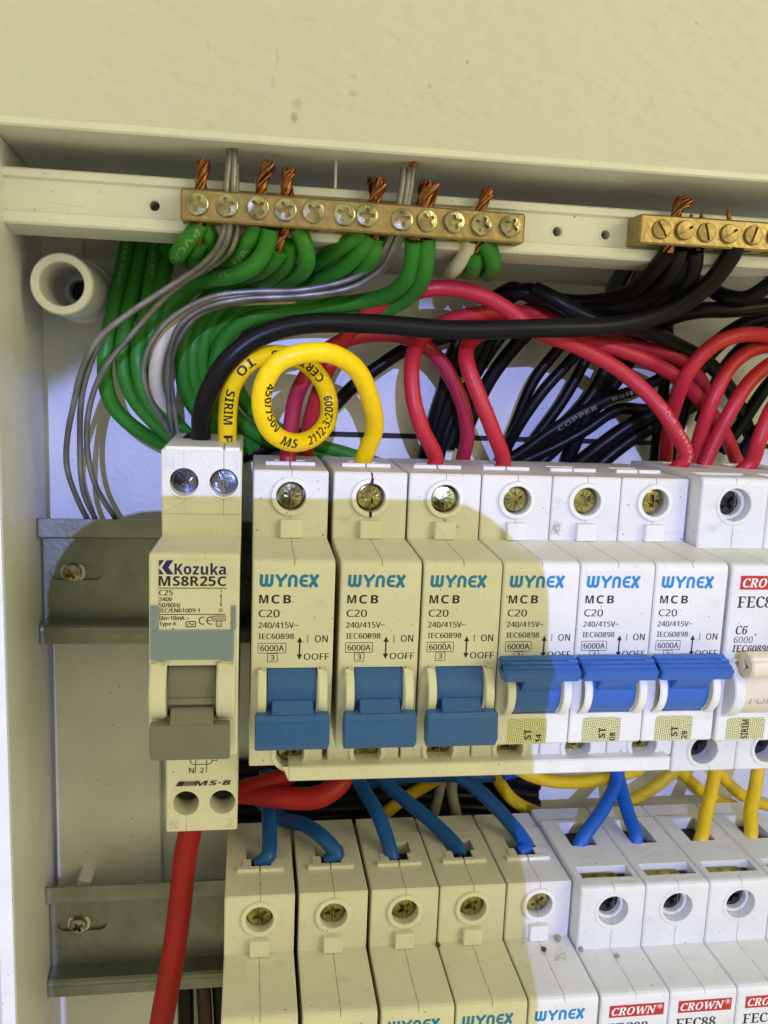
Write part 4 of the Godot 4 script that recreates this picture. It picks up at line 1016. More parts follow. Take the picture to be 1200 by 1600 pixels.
func mcb_meshes() -> Dictionary:
	if cache.has("mcb"): return cache.mcb
	var d := {}
	var prof := mcb_profile()
	var mb := MB.new()
	# segments: 2 top face, 4 terminal face, 11 front, 13..14 lower terminal face
	var front := -1
	var low := -1
	for i in prof.size() - 1:
		if prof[i].x - prof[i + 1].x > 30: front = i
		if prof[i].x - prof[i + 1].x > 10 and prof[i].x < 0 and prof[i + 1].x < -30: low = i
	var cells := {
		2: [{"cx": 9.3, "cs": 10.4, "hole": rect(8.0, 9.8), "depth": 9.0}],
		4: [{"cx": 8.8, "cs": 5.7, "hole": circle(3.5), "depth": 6.0, "round": true}],
		front: [{"cx": 8.8, "cs": prof[front].x + 9.4, "hole": rect(11.0, 11.6), "depth": 7.0}],
		low: [{"cx": 9.8, "cs": 9.0, "hole": circle(3.4), "depth": 6.0, "round": true}],
	}
	prism(mb, prof, 0, BW, 0.3, cells)
	d.housing = mb.done()
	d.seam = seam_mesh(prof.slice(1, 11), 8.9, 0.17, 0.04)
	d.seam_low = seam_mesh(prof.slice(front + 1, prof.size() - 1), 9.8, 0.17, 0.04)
	mb = MB.new()
	box(mb, Vector3(2.9, 36.5, 25.7), Vector3(8.75, 37.5, 27.4), 0.15)
	box(mb, Vector3(9.05, 36.5, 25.7), Vector3(15.1, 37.5, 27.4), 0.15)
	for s in [[4.3, 6.6], [11.9, 14.1]]:
		box(mb, Vector3(s[0], 36.4, 21.5), Vector3(s[1], 37.1, 25.7), 0.15)
	d.lip = mb.done()
	d.shade_block = box_mesh(Vector3(5.4, 27.8, 15.3), Vector3(13.2, 33.2, 24.9), 0.1)  # solid dark block standing in for shade in the wire slot
	d.tab = box_mesh(Vector3(6.4, 20.9, 38.0), Vector3(11.4, 25.2, 40.3), 0.2)
	# white curved cheeks on both sides of the lever
	var cheek := [Vector2(-3.4, 60.6), Vector2(-3.4, 62.4)]
	for i in 9:
		var a := deg_to_rad(lerpf(58, -58, i / 8.0))
		cheek.append(Vector2(-9.3 + sin(a) * 6.9, 57.6 + cos(a) * 8.0))
	cheek.append(Vector2(-15.2, 60.6))
	for s in [[1.4, 3.3], [14.3, 16.3]]:
		mb = MB.new()
		prism(mb, cheek, s[0], s[1], 0.25, {}, 2)
		d["cheek%d" % int(s[0])] = mb.done()
	mb = MB.new()
	var drum := []
	for i in 24: drum.append(Vector2(-9.3, 57.6) + Vector2.from_angle(TAU * i / 24) * 6.5)
	prism(mb, drum, 3.5, 14.1, 0.1, {}, 2)
	d.drum = mb.done()
	mb = MB.new()
	# lever down: neck, then a broad wedge
	prism(mb, [Vector2(-9.6, 60.0), Vector2(-9.8, 64.4), Vector2(-12.4, 67.2), Vector2(-13.6, 66.0), Vector2(-13.6, 60.0)], 4.5, 13.3, 0.15)
	prism(mb, [Vector2(-12.0, 65.2), Vector2(-12.0, 67.4), Vector2(-13.1, 68.0), Vector2(-13.2, 67.85), Vector2(-18.0, 68.7), Vector2(-18.2, 68.4), Vector2(-19.9, 66.9), Vector2(-19.6, 64.4), Vector2(-15.0, 63.6)], 1.0, 16.7, 0.25)
	d.lever_down = mb.done()
	mb = MB.new()
	prism(mb, [Vector2(-9.0, 60.0), Vector2(-9.0, 63.6), Vector2(-6.6, 66.0), Vector2(-4.4, 68.0), Vector2(-3.6, 60.0)], 4.5, 13.3, 0.15)
	var grip := [Vector2(-0.5, 64.0), Vector2(0.2, 65.4), Vector2(-0.3, 66.9), Vector2(-0.55, 66.85), Vector2(-0.8, 68.3), Vector2(-1.05, 68.25), Vector2(-1.3, 69.7), Vector2(-1.55, 69.65), Vector2(-2.1, 70.9), Vector2(-4.3, 69.8), Vector2(-4.9, 67.0), Vector2(-3.4, 64.0)]
	var star := []
	for i in 10: star.append(Vector2.from_angle(TAU * i / 10) * (1.5 if i % 2 == 0 else 0.8))
	prism(mb, grip, -1.0, 16.0, 0.3, {}, -1, star)
	d.lever_up = mb.done()
	# print
	var z := 61.03
	mb = MB.new()
	logo_wavy(mb, 1.55, 14.4, 12.5, 2.75, z)
	d.logo = mb.done()
	mb = MB.new()
	letters(mb, "M", 1.5, 10.8, 3.45, 12.65, z, true)
	letters(mb, "C", 4.1, 10.75, 5.85, 12.7, z, true)
	letters(mb, "B", 6.65, 10.8, 8.25, 12.65, z, true)
	ink(mb, "C20", 1.45, 7.75, 5.9, 9.4, z)
	ink(mb, "240/415V~", 1.4, 5.3, 9.9, 6.6, z)
	ink(mb, "IEC60898", 1.5, 2.85, 9.1, 4.1, z)
	ink(mb, "6000A", 1.9, 0.15, 7.0, 1.5, z)
	frame(mb, 1.45, -0.25, 7.4, 1.95, 0.13, z)
	ink(mb, "3", 4.1, -1.9, 5.0, -0.7, z)
	frame(mb, 3.5, -2.25, 5.6, -0.35, 0.13, z + 0.004)
	stroke(mb, [Vector2(10.35, -0.8), Vector2(10.35, 2.3)], 0.32, z)
	flat_poly(mb, [Vector2(9.75, 2.1), Vector2(10.95, 2.1), Vector2(10.35, 3.3)], z + 0.004)
	flat_poly(mb, [Vector2(9.75, -0.6), Vector2(10.95, -0.6), Vector2(10.35, -1.8)], z + 0.004)
	ink(mb, "I", 11.9, 2.1, 12.2, 3.6, z)
	ink(mb, "ON", 13.6, 2.1, 16.4, 3.65, z)
	ink(mb, "OOFF", 11.3, -1.85, 16.8, -0.4, z)
	d.print = mb.done()
	cache.mcb = d
	return d

func make_mcb(label: String, at: Vector3, group: String, up: bool, seal := "", gap := 0.0) -> Node3D:
	var d := mcb_meshes()
	var o := thing("circuit_breaker", label, "circuit breaker", at, group)
	put(d.housing, "housing", "plastic", o)
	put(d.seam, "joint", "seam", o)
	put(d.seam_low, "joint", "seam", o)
	put(d.shade_block, "cavity_shade", "hole_shade", o)  # the block's dark colour is the slot's shade
	put(d.lip, "terminal_lip", "collar", o)
	put(collar_mesh(3.5, 4.7, 0.9), "screw_collar", "collar", o, Vector3(8.8, 30.6, 38.3))
	put(collar_mesh(3.4, 4.6, 0.6), "screw_collar", "collar", o, Vector3(9.8, -31.8, 42.45))
	put(d.tab, "tab", "collar", o)
	var tilt := rng.randf_range(-0.16, 0.16)
	screw(o, "terminal_screw", Vector3(8.8, 30.6, 37.0), 3.05, "rays", "zinc_yellow", rng.randf_range(0, TAU), 3.0, tilt)
	screw(o, "terminal_screw", Vector3(9.8, -31.8, 39.5), 3.0, "rays", "zinc_yellow", rng.randf_range(0, TAU), 2.0)
	put(d.cheek1, "lever_cheek", "collar", o)
	put(d.cheek14, "lever_cheek", "collar", o)
	var lever := put(d.drum, "lever", "lever_blue", o)
	put(d.lever_up if up else d.lever_down, "lever_grip", "lever_blue", lever)
	put(d.logo, "logo", "ink_blue", o)
	put(d.print, "print", "ink_black", o)
	if gap > 0.0:   # the two halves of the housing have parted
		var mb := MB.new()
		flat_poly(mb, [Vector2(8.7, 36.6), Vector2(9.2, 36.6), Vector2(9.3, 34.9), Vector2(9.85, 34.6), Vector2(9.9, 33.4), Vector2(9.0, 33.2), Vector2(9.1, 34.4)], 38.33)
		put(mb.done(), "crack", "hole_shade", o)
		mb = MB.new()
		for s in [[26.0, 27.0]]: flat_poly(mb, [Vector2(8.5, s[0]), Vector2(9.2, s[0]), Vector2(9.2, s[1] + 0.5), Vector2(8.5, s[1] + 0.4)], 39.24)
		flat_poly(mb, [Vector2(8.4, 34.1), Vector2(9.3, 34.1), Vector2(9.4, 35.35), Vector2(8.8, 35.35)], 39.23)
		put(mb.done(), "crack", "hole_shade", o)
	if seal:
		var q := []
		for c in [[3.9, -17.1, 180, 90], [11.6, -17.1, 90, 0], [11.6, -21.9, 0, -20], [3.9, -21.9, 200, 180]]:
			q += arc(Vector2(c[0], c[1]), 0.8, 0.8, c[2], c[3], 4)
		var mb := MB.new()
		flat_poly(mb, q, 61.02)
		var s := put(mb.done(), "seal", "seal", o)
		mb = MB.new()
		letters(mb, "ST", 7.2, -21.4, 8.9, -18.9, 61.05, true, "Droid Sans", 0, true)
		letters(mb, seal, 9.9, -22.1, 11.3, -20.1, 61.05, true, "Droid Sans", 0, true)
		put(mb.done(), "print", "ink_black", s)
	return o

# ---------------------------------------------------------------- the cream-lever breakers
func fec_profile() -> Array:
	var p := [Vector2(37.2, 0.6), Vector2(37.2, 8.6), Vector2(38.0, 9.0), Vector2(38.0, 30.0), Vector2(38.0, 41.6)]
	p += profile_round(Vector2(38.0, 41.0), Vector2(38.0, 44.0), Vector2(35.0, 44.0), 1.8, 4)
	p += [Vector2(20.4, 44.0), Vector2(20.2, 58.0)]
	p += profile_round(Vector2(20.2, 58.0), Vector2(20.2, 61.5), Vector2(16.0, 61.5), 2.0, 4)
	p += [Vector2(5.6, 61.5), Vector2(-22.4, 61.5), Vector2(-22.9, 61.0), Vector2(-23.0, 42.2), Vector2(-39.4, 42.0), Vector2(-39.9, 41.4), Vector2(-39.9, 0.6)]
	return p

func fec_meshes() -> Dictionary:
	if cache.has("fec"): return cache.fec
	var d := {}
	var prof := fec_profile()
	var face := -1
	var front := -1
	var win := -1
	var low := -1
	for i in prof.size() - 1:
		var a: Vector2 = prof[i]
		var b: Vector2 = prof[i + 1]
		if a.x - b.x > 12 and a.y == 44.0 and b.y == 44.0: face = i
		if a.x - b.x > 20: front = i
		if b.x == 5.6: win = i
		if a.x < -22 and b.x < -35: if low < 0: low = i
	var mb := MB.new()
	var cells := {
		2: [{"cx": 8.6, "cs": 8.0, "hole": rect(7.6, 13.0), "depth": 9.0}],
		3: [{"cx": 9.0, "cs": 6.8, "hole": rect(14.2, 5.6), "depth": 3.0}],
		face: [{"cx": 9.1, "cs": prof[face].x - 31.2, "hole": circle(4.2), "depth": 9.0, "round": true}],
		win: [{"cx": 4.5, "cs": prof[win].x - 8.0, "hole": rect(5.0, 1.7), "depth": 1.4}],
		front: [{"cx": 9.3, "cs": 15.0, "hole": rect(11.0, 12.6), "depth": 7.0}],
		low: [{"cx": 8.6, "cs": 10.9, "hole": circle(3.8), "depth": 8.0, "round": true}],
	}
	prism(mb, prof, 0, 17.75, 0.35, cells)
	d.housing = mb.done()
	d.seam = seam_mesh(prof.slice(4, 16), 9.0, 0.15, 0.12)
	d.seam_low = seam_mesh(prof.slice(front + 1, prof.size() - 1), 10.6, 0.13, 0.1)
	mb = MB.new()
	box(mb, Vector3(2.9, 35.3, 35.5), Vector3(12.6, 36.9, 37.6), 0.2)
	d.strip = mb.done()
	mb = MB.new()
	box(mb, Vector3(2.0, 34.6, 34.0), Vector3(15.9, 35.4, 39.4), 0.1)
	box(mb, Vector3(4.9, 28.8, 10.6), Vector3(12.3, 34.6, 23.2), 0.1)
	d.shade_block = mb.done()  # solid dark blocks put where the slots fall into shade
	d.window = box_mesh(Vector3(2.6, 7.3, 59.6), Vector3(6.6, 8.6, 60.6), 0.1)
	var cheek := [Vector2(-2.2, 61.0), Vector2(-2.2, 63.4)]
	for i in 9:
		var a := deg_to_rad(lerpf(60, -60, i / 8.0))
		cheek.append(Vector2(-9.5 + sin(a) * 7.6, 58.0 + cos(a) * 9.0))
	cheek.append(Vector2(-16.2, 61.0))
	for s in [[0.8, 3.6], [15.0, 17.3]]:
		mb = MB.new()
		prism(mb, cheek, s[0], s[1], 0.3, {}, 2)
		d["cheek%d" % int(s[0])] = mb.done()
	mb = MB.new()
	var drum := []
	for i in 24: drum.append(Vector2(-9.5, 58.0) + Vector2.from_angle(TAU * i / 24) * 7.2)
	prism(mb, drum, 3.8, 14.8, 0.1, {}, 2)
	d.drum = mb.done()
	mb = MB.new()
	var grip := []
	for i in 28: grip.append(Vector2(-1.6, 68.2) + Vector2.from_angle(-TAU * i / 28) * (3.1 if i % 7 != 3 else 2.85))
	prism(mb, grip, 1.6, 16.0, 0.4, {}, -1, [Vector2(-1.2, -1.0), Vector2(1.4, -0.8), Vector2(0.2, 1.5)])
	prism(mb, [Vector2(-2.0, 60.0), Vector2(-1.0, 66.0), Vector2(-4.6, 66.0), Vector2(-8.0, 62.0)], 4.4, 14.2, 0.2)
	d.grip = mb.done()
	var z := 61.53
	mb = MB.new()
	flat_poly(mb, [Vector2(2.2, 14.2), Vector2(16.4, 14.2), Vector2(16.4, 17.5), Vector2(2.2, 17.5)], z)
	d.badge = mb.done()
	mb = MB.new()
	letters(mb, "CROWN", 2.9, 14.75, 14.2, 16.85, z + 0.02, true, "Droid Serif", 0.22)
	letters(mb, "®", 14.7, 15.9, 16.0, 17.1, z + 0.02)
	d.badge_text = mb.done()
	mb = MB.new()
	letters(mb, "FEC88", 2.0, 9.9, 12.6, 12.6, z, true, "Droid Serif")
	letters(mb, "C6", 2.3, 3.5, 5.2, 5.6, z, true, "Droid Serif", 0.1)
	letters(mb, "6000", 2.1, 1.4, 6.8, 3.0, z, false, "Droid Serif", 0.1)
	letters(mb, "IEC60898", 2.0, -0.7, 11.6, 0.9, z, true, "Droid Serif", 0.1)
	d.print = mb.done()
	mb = MB.new()
	letters(mb, "I·ON", 5.4, -12.2, 11.6, -10.4, 65.02, false, "Droid Sans", 0.2)
	d.lever_print = mb.done()
	cache.fec = d
	return d

func make_fec(label: String, at: Vector3, group: String, seal := false) -> Node3D:
	var d := fec_meshes()
	var o := thing("circuit_breaker", label, "circuit breaker", at, group)
	put(d.housing, "housing", "plastic_cool", o)
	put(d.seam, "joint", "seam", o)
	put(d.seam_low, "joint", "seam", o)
	put(collar_mesh(4.1, 5.2, 0.25), "screw_collar", "plastic_cool", o, Vector3(9.1, 31.2, 44.0))
	put(collar_mesh(3.7, 4.8, 0.3), "screw_collar", "plastic_cool", o, Vector3(8.6, -33.9, 42.15))
	screw(o, "terminal_screw", Vector3(9.1, 31.2, 39.6), 3.25, "cross", "dark_steel", rng.randf_range(0, TAU), 2.0)
	screw(o, "terminal_screw", Vector3(8.6, -33.9, 37.2), 3.6, "cross", "dark_steel", rng.randf_range(0, TAU), 2.0)
	put(d.shade_block, "cavity_shade", "hole_shade", o)  # dark blocks coloured as the shade in the slots
	put(d.strip, "terminal_strip", "zinc_yellow", o)
	put(collar_mesh(3.1, 4.15, 0.4), "inner_ring", "plastic_cool", o, Vector3(9.1, 31.2, 41.0))
	put(d.window, "indicator", "ink_grey", o)
	put(d.cheek0, "lever_cheek", "plastic_cool", o)
	put(d.cheek15, "lever_cheek", "plastic_cool", o)
	var lever := put(d.drum, "lever", "lever_cream", o)
	put(d.grip, "lever_grip", "lever_cream", lever)
	put(d.lever_print, "print", "ink_grey", lever)
	var b := put(d.badge, "badge", "ink_red", o)
	put(d.badge_text, "print", "ink_white", b)
	put(d.print, "print", "ink_black", o)
	if seal:
		var q := []
		for c in [[3.4, -17.8, 180, 90], [11.4, -17.8, 90, 0], [11.4, -22.0, 0, -20], [3.4, -22.0, 200, 180]]:
			q += arc(Vector2(c[0], c[1]), 0.9, 0.9, c[2], c[3], 4)
		var mb := MB.new()
		flat_poly(mb, q, 61.52)
		var s := put(mb.done(), "seal", "seal", o)
		mb = MB.new()
		letters(mb, "SIRIM", 6.4, -22.2, 8.2, -17.4, 61.55, true, "Droid Sans", 0, true)
		put(mb.done(), "print", "ink_black", s)
	return o

# ---------------------------------------------------------------- the tall breaker with a grey lever
func make_tall_breaker():
	var X := -20.45
	var o := thing("residual_current_breaker", "tall narrow cream breaker with grey lever, left of the blue-lever row", "circuit breaker", Vector3(X, 0, 0))
	var prof := [Vector2(41.0, 0.6), Vector2(41.68, 1.2), Vector2(41.68, 44.0), Vector2(41.2, 44.6), Vector2(27.0, 43.4), Vector2(26.7, 43.0), Vector2(21.9, 42.4), Vector2(23.3, 66.8)]
	prof += profile_round(Vector2(23.3, 66.8), Vector2(23.6, 69.5), Vector2(20.0, 69.5), 1.8, 4)
	prof += [Vector2(-19.2, 69.5), Vector2(-20.0, 68.6), Vector2(-21.0, 32.4), Vector2(-35.0, 32.0), Vector2(-57.0, 31.5), Vector2(-57.4, 31.0), Vector2(-57.4, 0.6)]
	var mb := MB.new()
	var front := -1
	var low := -1
	for i in prof.size() - 1:
		if prof[i].x - prof[i + 1].x > 35: front = i
		if prof[i].x == -35.0: low = i
	prism(mb, prof, 0, 17.8, 0.35, {
		3: [{"xa": 0.35, "xb": 9.4, "cx": 5.0, "cs": 7.0, "hole": circle(3.25), "depth": 7.0, "round": true}, {"xa": 9.4, "xb": 17.45, "cx": 13.8, "cs": 7.0, "hole": circle(3.25), "depth": 7.0, "round": true}],
		front: [{"cx": 8.6, "cs": prof[front].x + 5.4, "hole": rect(10.2, 11.0), "depth": 9.0}],
		low: [{"xa": 0.35, "xb": 9.4, "cx": 4.9, "cs": 14.4, "hole": circle(3.3), "depth": 9.0, "round": true}, {"xa": 9.4, "xb": 17.45, "cx": 14.0, "cs": 14.4, "hole": circle(3.3), "depth": 9.0, "round": true}],
	})
	put(mb.done(), "housing", "plastic_cream", o)
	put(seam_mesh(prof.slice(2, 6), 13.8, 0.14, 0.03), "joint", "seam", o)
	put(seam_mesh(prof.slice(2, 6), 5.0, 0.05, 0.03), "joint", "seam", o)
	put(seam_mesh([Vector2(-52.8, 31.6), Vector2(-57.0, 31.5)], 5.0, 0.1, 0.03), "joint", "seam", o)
	put(collar_mesh(3.2, 3.75, 0.12), "screw_collar", "collar", o, Vector3(5.0, 34.2, 44.0))
	put(collar_mesh(3.2, 3.75, 0.12), "screw_collar", "collar", o, Vector3(13.8, 34.2, 44.0))
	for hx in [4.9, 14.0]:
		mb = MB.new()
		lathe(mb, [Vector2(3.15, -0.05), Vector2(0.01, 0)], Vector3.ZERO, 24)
		put(mb.done(), "cavity_shade", "hole_shade", o, Vector3(hx, -48.6, 25.2))  # dark disc, its colour stands in for shade in the open hole
	put(collar_mesh(3.25, 3.85, 0.15), "screw_collar", "collar", o, Vector3(4.9, -49.4, 31.67))
	put(collar_mesh(3.25, 3.85, 0.15), "screw_collar", "collar", o, Vector3(14.0, -49.4, 31.67))
	screw(o, "terminal_screw", Vector3(5.0, 34.1, 40.6), 3.0, "combo", "zinc_blue", 0.6, 3.0, 0.1)
	screw(o, "terminal_screw", Vector3(13.8, 34.1, 40.6), 3.0, "combo", "zinc_blue", -1.2, 3.0, -0.12)
	mb = MB.new()
	box(mb, Vector3(0.9, 41.4, 24), Vector3(13.6, 42.3, 44.4), 0.2)
	box(mb, Vector3(14.0, 41.4, 24), Vector3(17.3, 42.3, 44.4), 0.2)
	put(mb.done(), "terminal_cover", "collar", o)
	# raised letters beside the terminals
	mb = MB.new()
	for w in [["N", 0.8, 37.3, 2.9, 40.2, 44.55], ["1", 16.0, 37.3, 16.8, 40.0, 44.55], ["N", 0.9, -56.6, 2.9, -54.2, 31.72], ["2", 14.9, -56.4, 16.9, -54.0, 31.72]]:
		mb = MB.new()
		letters(mb, w[0], w[1], w[2], w[3], w[4], w[5])
		put(mb.done(), "raised_letter", "relief", o)
	# label plate and blue clear strip under it
	put(box_mesh(Vector3(1.9, 7.7, 69.0), Vector3(16.2, 22.0, 69.75), 0.1), "label_plate", "plastic_cream", o)
	mb = MB.new()
	box(mb, Vector3(0.2, 1.5, 69.55), Vector3(16.9, 7.55, 70.3), 0.25)
	box(mb, Vector3(0.2, 7.6, 69.55), Vector3(1.75, 12.8, 70.2), 0.2)
	box(mb, Vector3(16.35, 7.6, 69.55), Vector3(17.2, 12.8, 70.2), 0.2)
	put(mb.done(), "clear_strip", "clear_blue", o)
	var z := 69.79
	mb = MB.new()
	flat_poly(mb, [Vector2(2.0, 20.7), Vector2(3.0, 22.05), Vector2(2.0, 22.05)], z)
	flat_poly(mb, [Vector2(2.0, 19.15), Vector2(3.0, 19.15), Vector2(2.0, 20.4)], z)
	flat_poly(mb, [Vector2(3.5, 22.05), Vector2(2.55, 20.55), Vector2(3.6, 19.15), Vector2(4.9, 19.15), Vector2(3.8, 20.55), Vector2(4.8, 22.05)], z)
	letters(mb, "Kozuka", 5.0, 19.1, 15.1, 21.5, z, true)
	put(mb.done(), "logo", "ink_navy", o)
	mb = MB.new()
	letters(mb, "MS8R25C", 1.95, 16.8, 15.2, 18.8, z, true)
	stroke(mb, [Vector2(1.95, 16.35), Vector2(15.25, 16.35)], 0.16, z)
	ink(mb, "C25", 2.0, 14.85, 4.7, 16.0, z)
	ink(mb, "240V", 2.0, 13.6, 4.6, 14.45, z)
	ink(mb, "50/60Hz", 2.0, 12.35, 6.2, 13.3, z)
	ink(mb, "IEC/EN61009-1", 2.0, 11.3, 10.0, 12.15, z)
	stroke(mb, [Vector2(1.95, 10.9), Vector2(15.1, 10.9)], 0.16, z)
	ink(mb, "IΔn=10mA", 2.0, 9.7, 7.0, 10.6, z)
	ink(mb, "Type A", 2.0, 8.35, 5.4, 9.35, z)
	frame(mb, 7.3, 8.35, 9.2, 9.4, 0.18, z)
	stroke(mb, [Vector2(7.6, 8.75), Vector2(8.0, 9.1), Vector2(8.5, 8.7), Vector2(8.9, 9.0)], 0.16, z)
	stroke(mb, arc(Vector2(10.6, 9.6), 0.7, 0.75, 65, 295, 10), 0.2, z)
	stroke(mb, arc(Vector2(12.1, 9.6), 0.7, 0.75, 65, 295, 10), 0.2, z)
	stroke(mb, [Vector2(11.45, 9.6), Vector2(12.2, 9.6)], 0.18, z + 0.01)
	letters(mb, "6000", 12.75, 9.75, 14.8, 10.35, z)
	frame(mb, 12.5, 9.55, 15.1, 10.55, 0.14, z)
	letters(mb, "3", 13.6, 8.55, 14.0, 9.15, z)
	frame(mb, 13.3, 8.35, 14.4, 9.48, 0.14, z)
	stroke(mb, [Vector2(14.2, 12.6), Vector2(14.2, 15.2)], 0.14, z)
	stroke(mb, [Vector2(14.2, 15.5), Vector2(14.2, 16.0)], 0.14, z)
	flat_poly(mb, [Vector2(14.0, 14.6), Vector2(14.4, 14.6), Vector2(14.2, 15.3)], z + 0.004)
	flat_poly(mb, [Vector2(14.0, 13.1), Vector2(14.4, 13.1), Vector2(14.2, 12.4)], z + 0.004)
	stroke(mb, arc(Vector2(14.15, 11.75), 0.32, 0.32, 0, 360, 12), 0.13, z)
	put(mb.done(), "print", "ink_black", o)
	# lower print: the current transformer sign and a slanted mark
	z = 32.05
	mb = MB.new()
	var ring := arc(Vector2(6.9, -38.0), 0.9, 0.9, 90, 270, 8) + arc(Vector2(10.4, -38.0), 0.9, 0.9, -90, 90, 8)
	ring.append(ring[0])
	stroke(mb, ring, 0.16, z)
	stroke(mb, [Vector2(7.3, -35.4), Vector2(7.3, -41.1)], 0.15, z + 0.01)
	stroke(mb, [Vector2(10.0, -35.4), Vector2(10.0, -41.1)], 0.15, z + 0.01)
	stroke(mb, [Vector2(11.3, -38.0), Vector2(12.5, -38.0), Vector2(12.5, -36.9), Vector2(13.1, -36.9)], 0.15, z + 0.02)
	letters(mb, "N", 5.7, -41.2, 6.9, -39.8, z)
	letters(mb, "2", 8.4, -41.2, 9.3, -39.8, z)
	for k in 5:
		var u: float = 2.4 + k * 0.62 + (0.0 if k == 0 else 1.4)
		var e: float = 1.75 if k == 0 else 0.36
		flat_poly(mb, [Vector2(u, -44.6), Vector2(u + e, -44.6), Vector2(u + e + 0.8, -43.35), Vector2(u + 0.8, -43.35)], z)
	letters(mb, "MS·8", 7.2, -44.6, 16.0, -43.35, z, true, "Droid Sans", 0.4)
	put(mb.done(), "print", "ink_black", o)
	# lever
	var cheek := [Vector2(1.2, 69.3), Vector2(1.0, 70.6)]
	for i in 9:
		var a := deg_to_rad(lerpf(60, -60, i / 8.0))
		cheek.append(Vector2(-5.2 + sin(a) * 7.0, 66.4 + cos(a) * 7.6))
	cheek.append(Vector2(-11.2, 69.3))
	for s in [[0.3, 3.6], [13.5, 17.2]]:
		mb = MB.new()
		prism(mb, cheek, s[0], s[1], 0.4, {}, 2)
		put(mb.done(), "lever_cheek", "plastic_cream", o)
	mb = MB.new()
	var drum := []
	for i in 24: drum.append(Vector2(-5.2, 65.6) + Vector2.from_angle(TAU * i / 24) * 5.8)
	prism(mb, drum, 3.8, 13.3, 0.1, {}, 2)
	prism(mb, [Vector2(-5.6, 70.0), Vector2(-6.2, 71.6), Vector2(-7.3, 72.0), Vector2(-7.6, 70.0)], 3.85, 13.25, 0.1)
	var lever := put(mb.done(), "lever", "lever_grey", o)
	mb = MB.new()
	prism(mb, [Vector2(-7.4, 68.0), Vector2(-8.2, 71.4), Vector2(-11.2, 74.2), Vector2(-12.4, 73.0), Vector2(-12.4, 68.0)], 4.4, 13.0, 0.2)
	prism(mb, [Vector2(-10.9, 71.6), Vector2(-10.9, 74.2), Vector2(-11.2, 74.6), Vector2(-15.6, 75.2), Vector2(-15.9, 75.0), Vector2(-18.9, 72.6), Vector2(-18.6, 70.2), Vector2(-14.4, 70.2)], 0.5, 16.4, 0.3)
	put(mb.done(), "lever_grip", "lever_grey", lever)

# ---------------------------------------------------------------- enclosure
func plate_with_hole(mb: MB, lo: Vector2, hi: Vector2, z: float, centre: Vector2, hole: Array, depth: float, closed := true):
	var o := [lo - centre, Vector2(hi.x, lo.y) - centre, hi - centre, Vector2(lo.x, hi.y) - centre]
	ring_face(mb, func(q: Vector2, h: float) -> Vector3: return Vector3(centre.x + q.x, centre.y + q.y, z + h), o, hole, depth, closed)

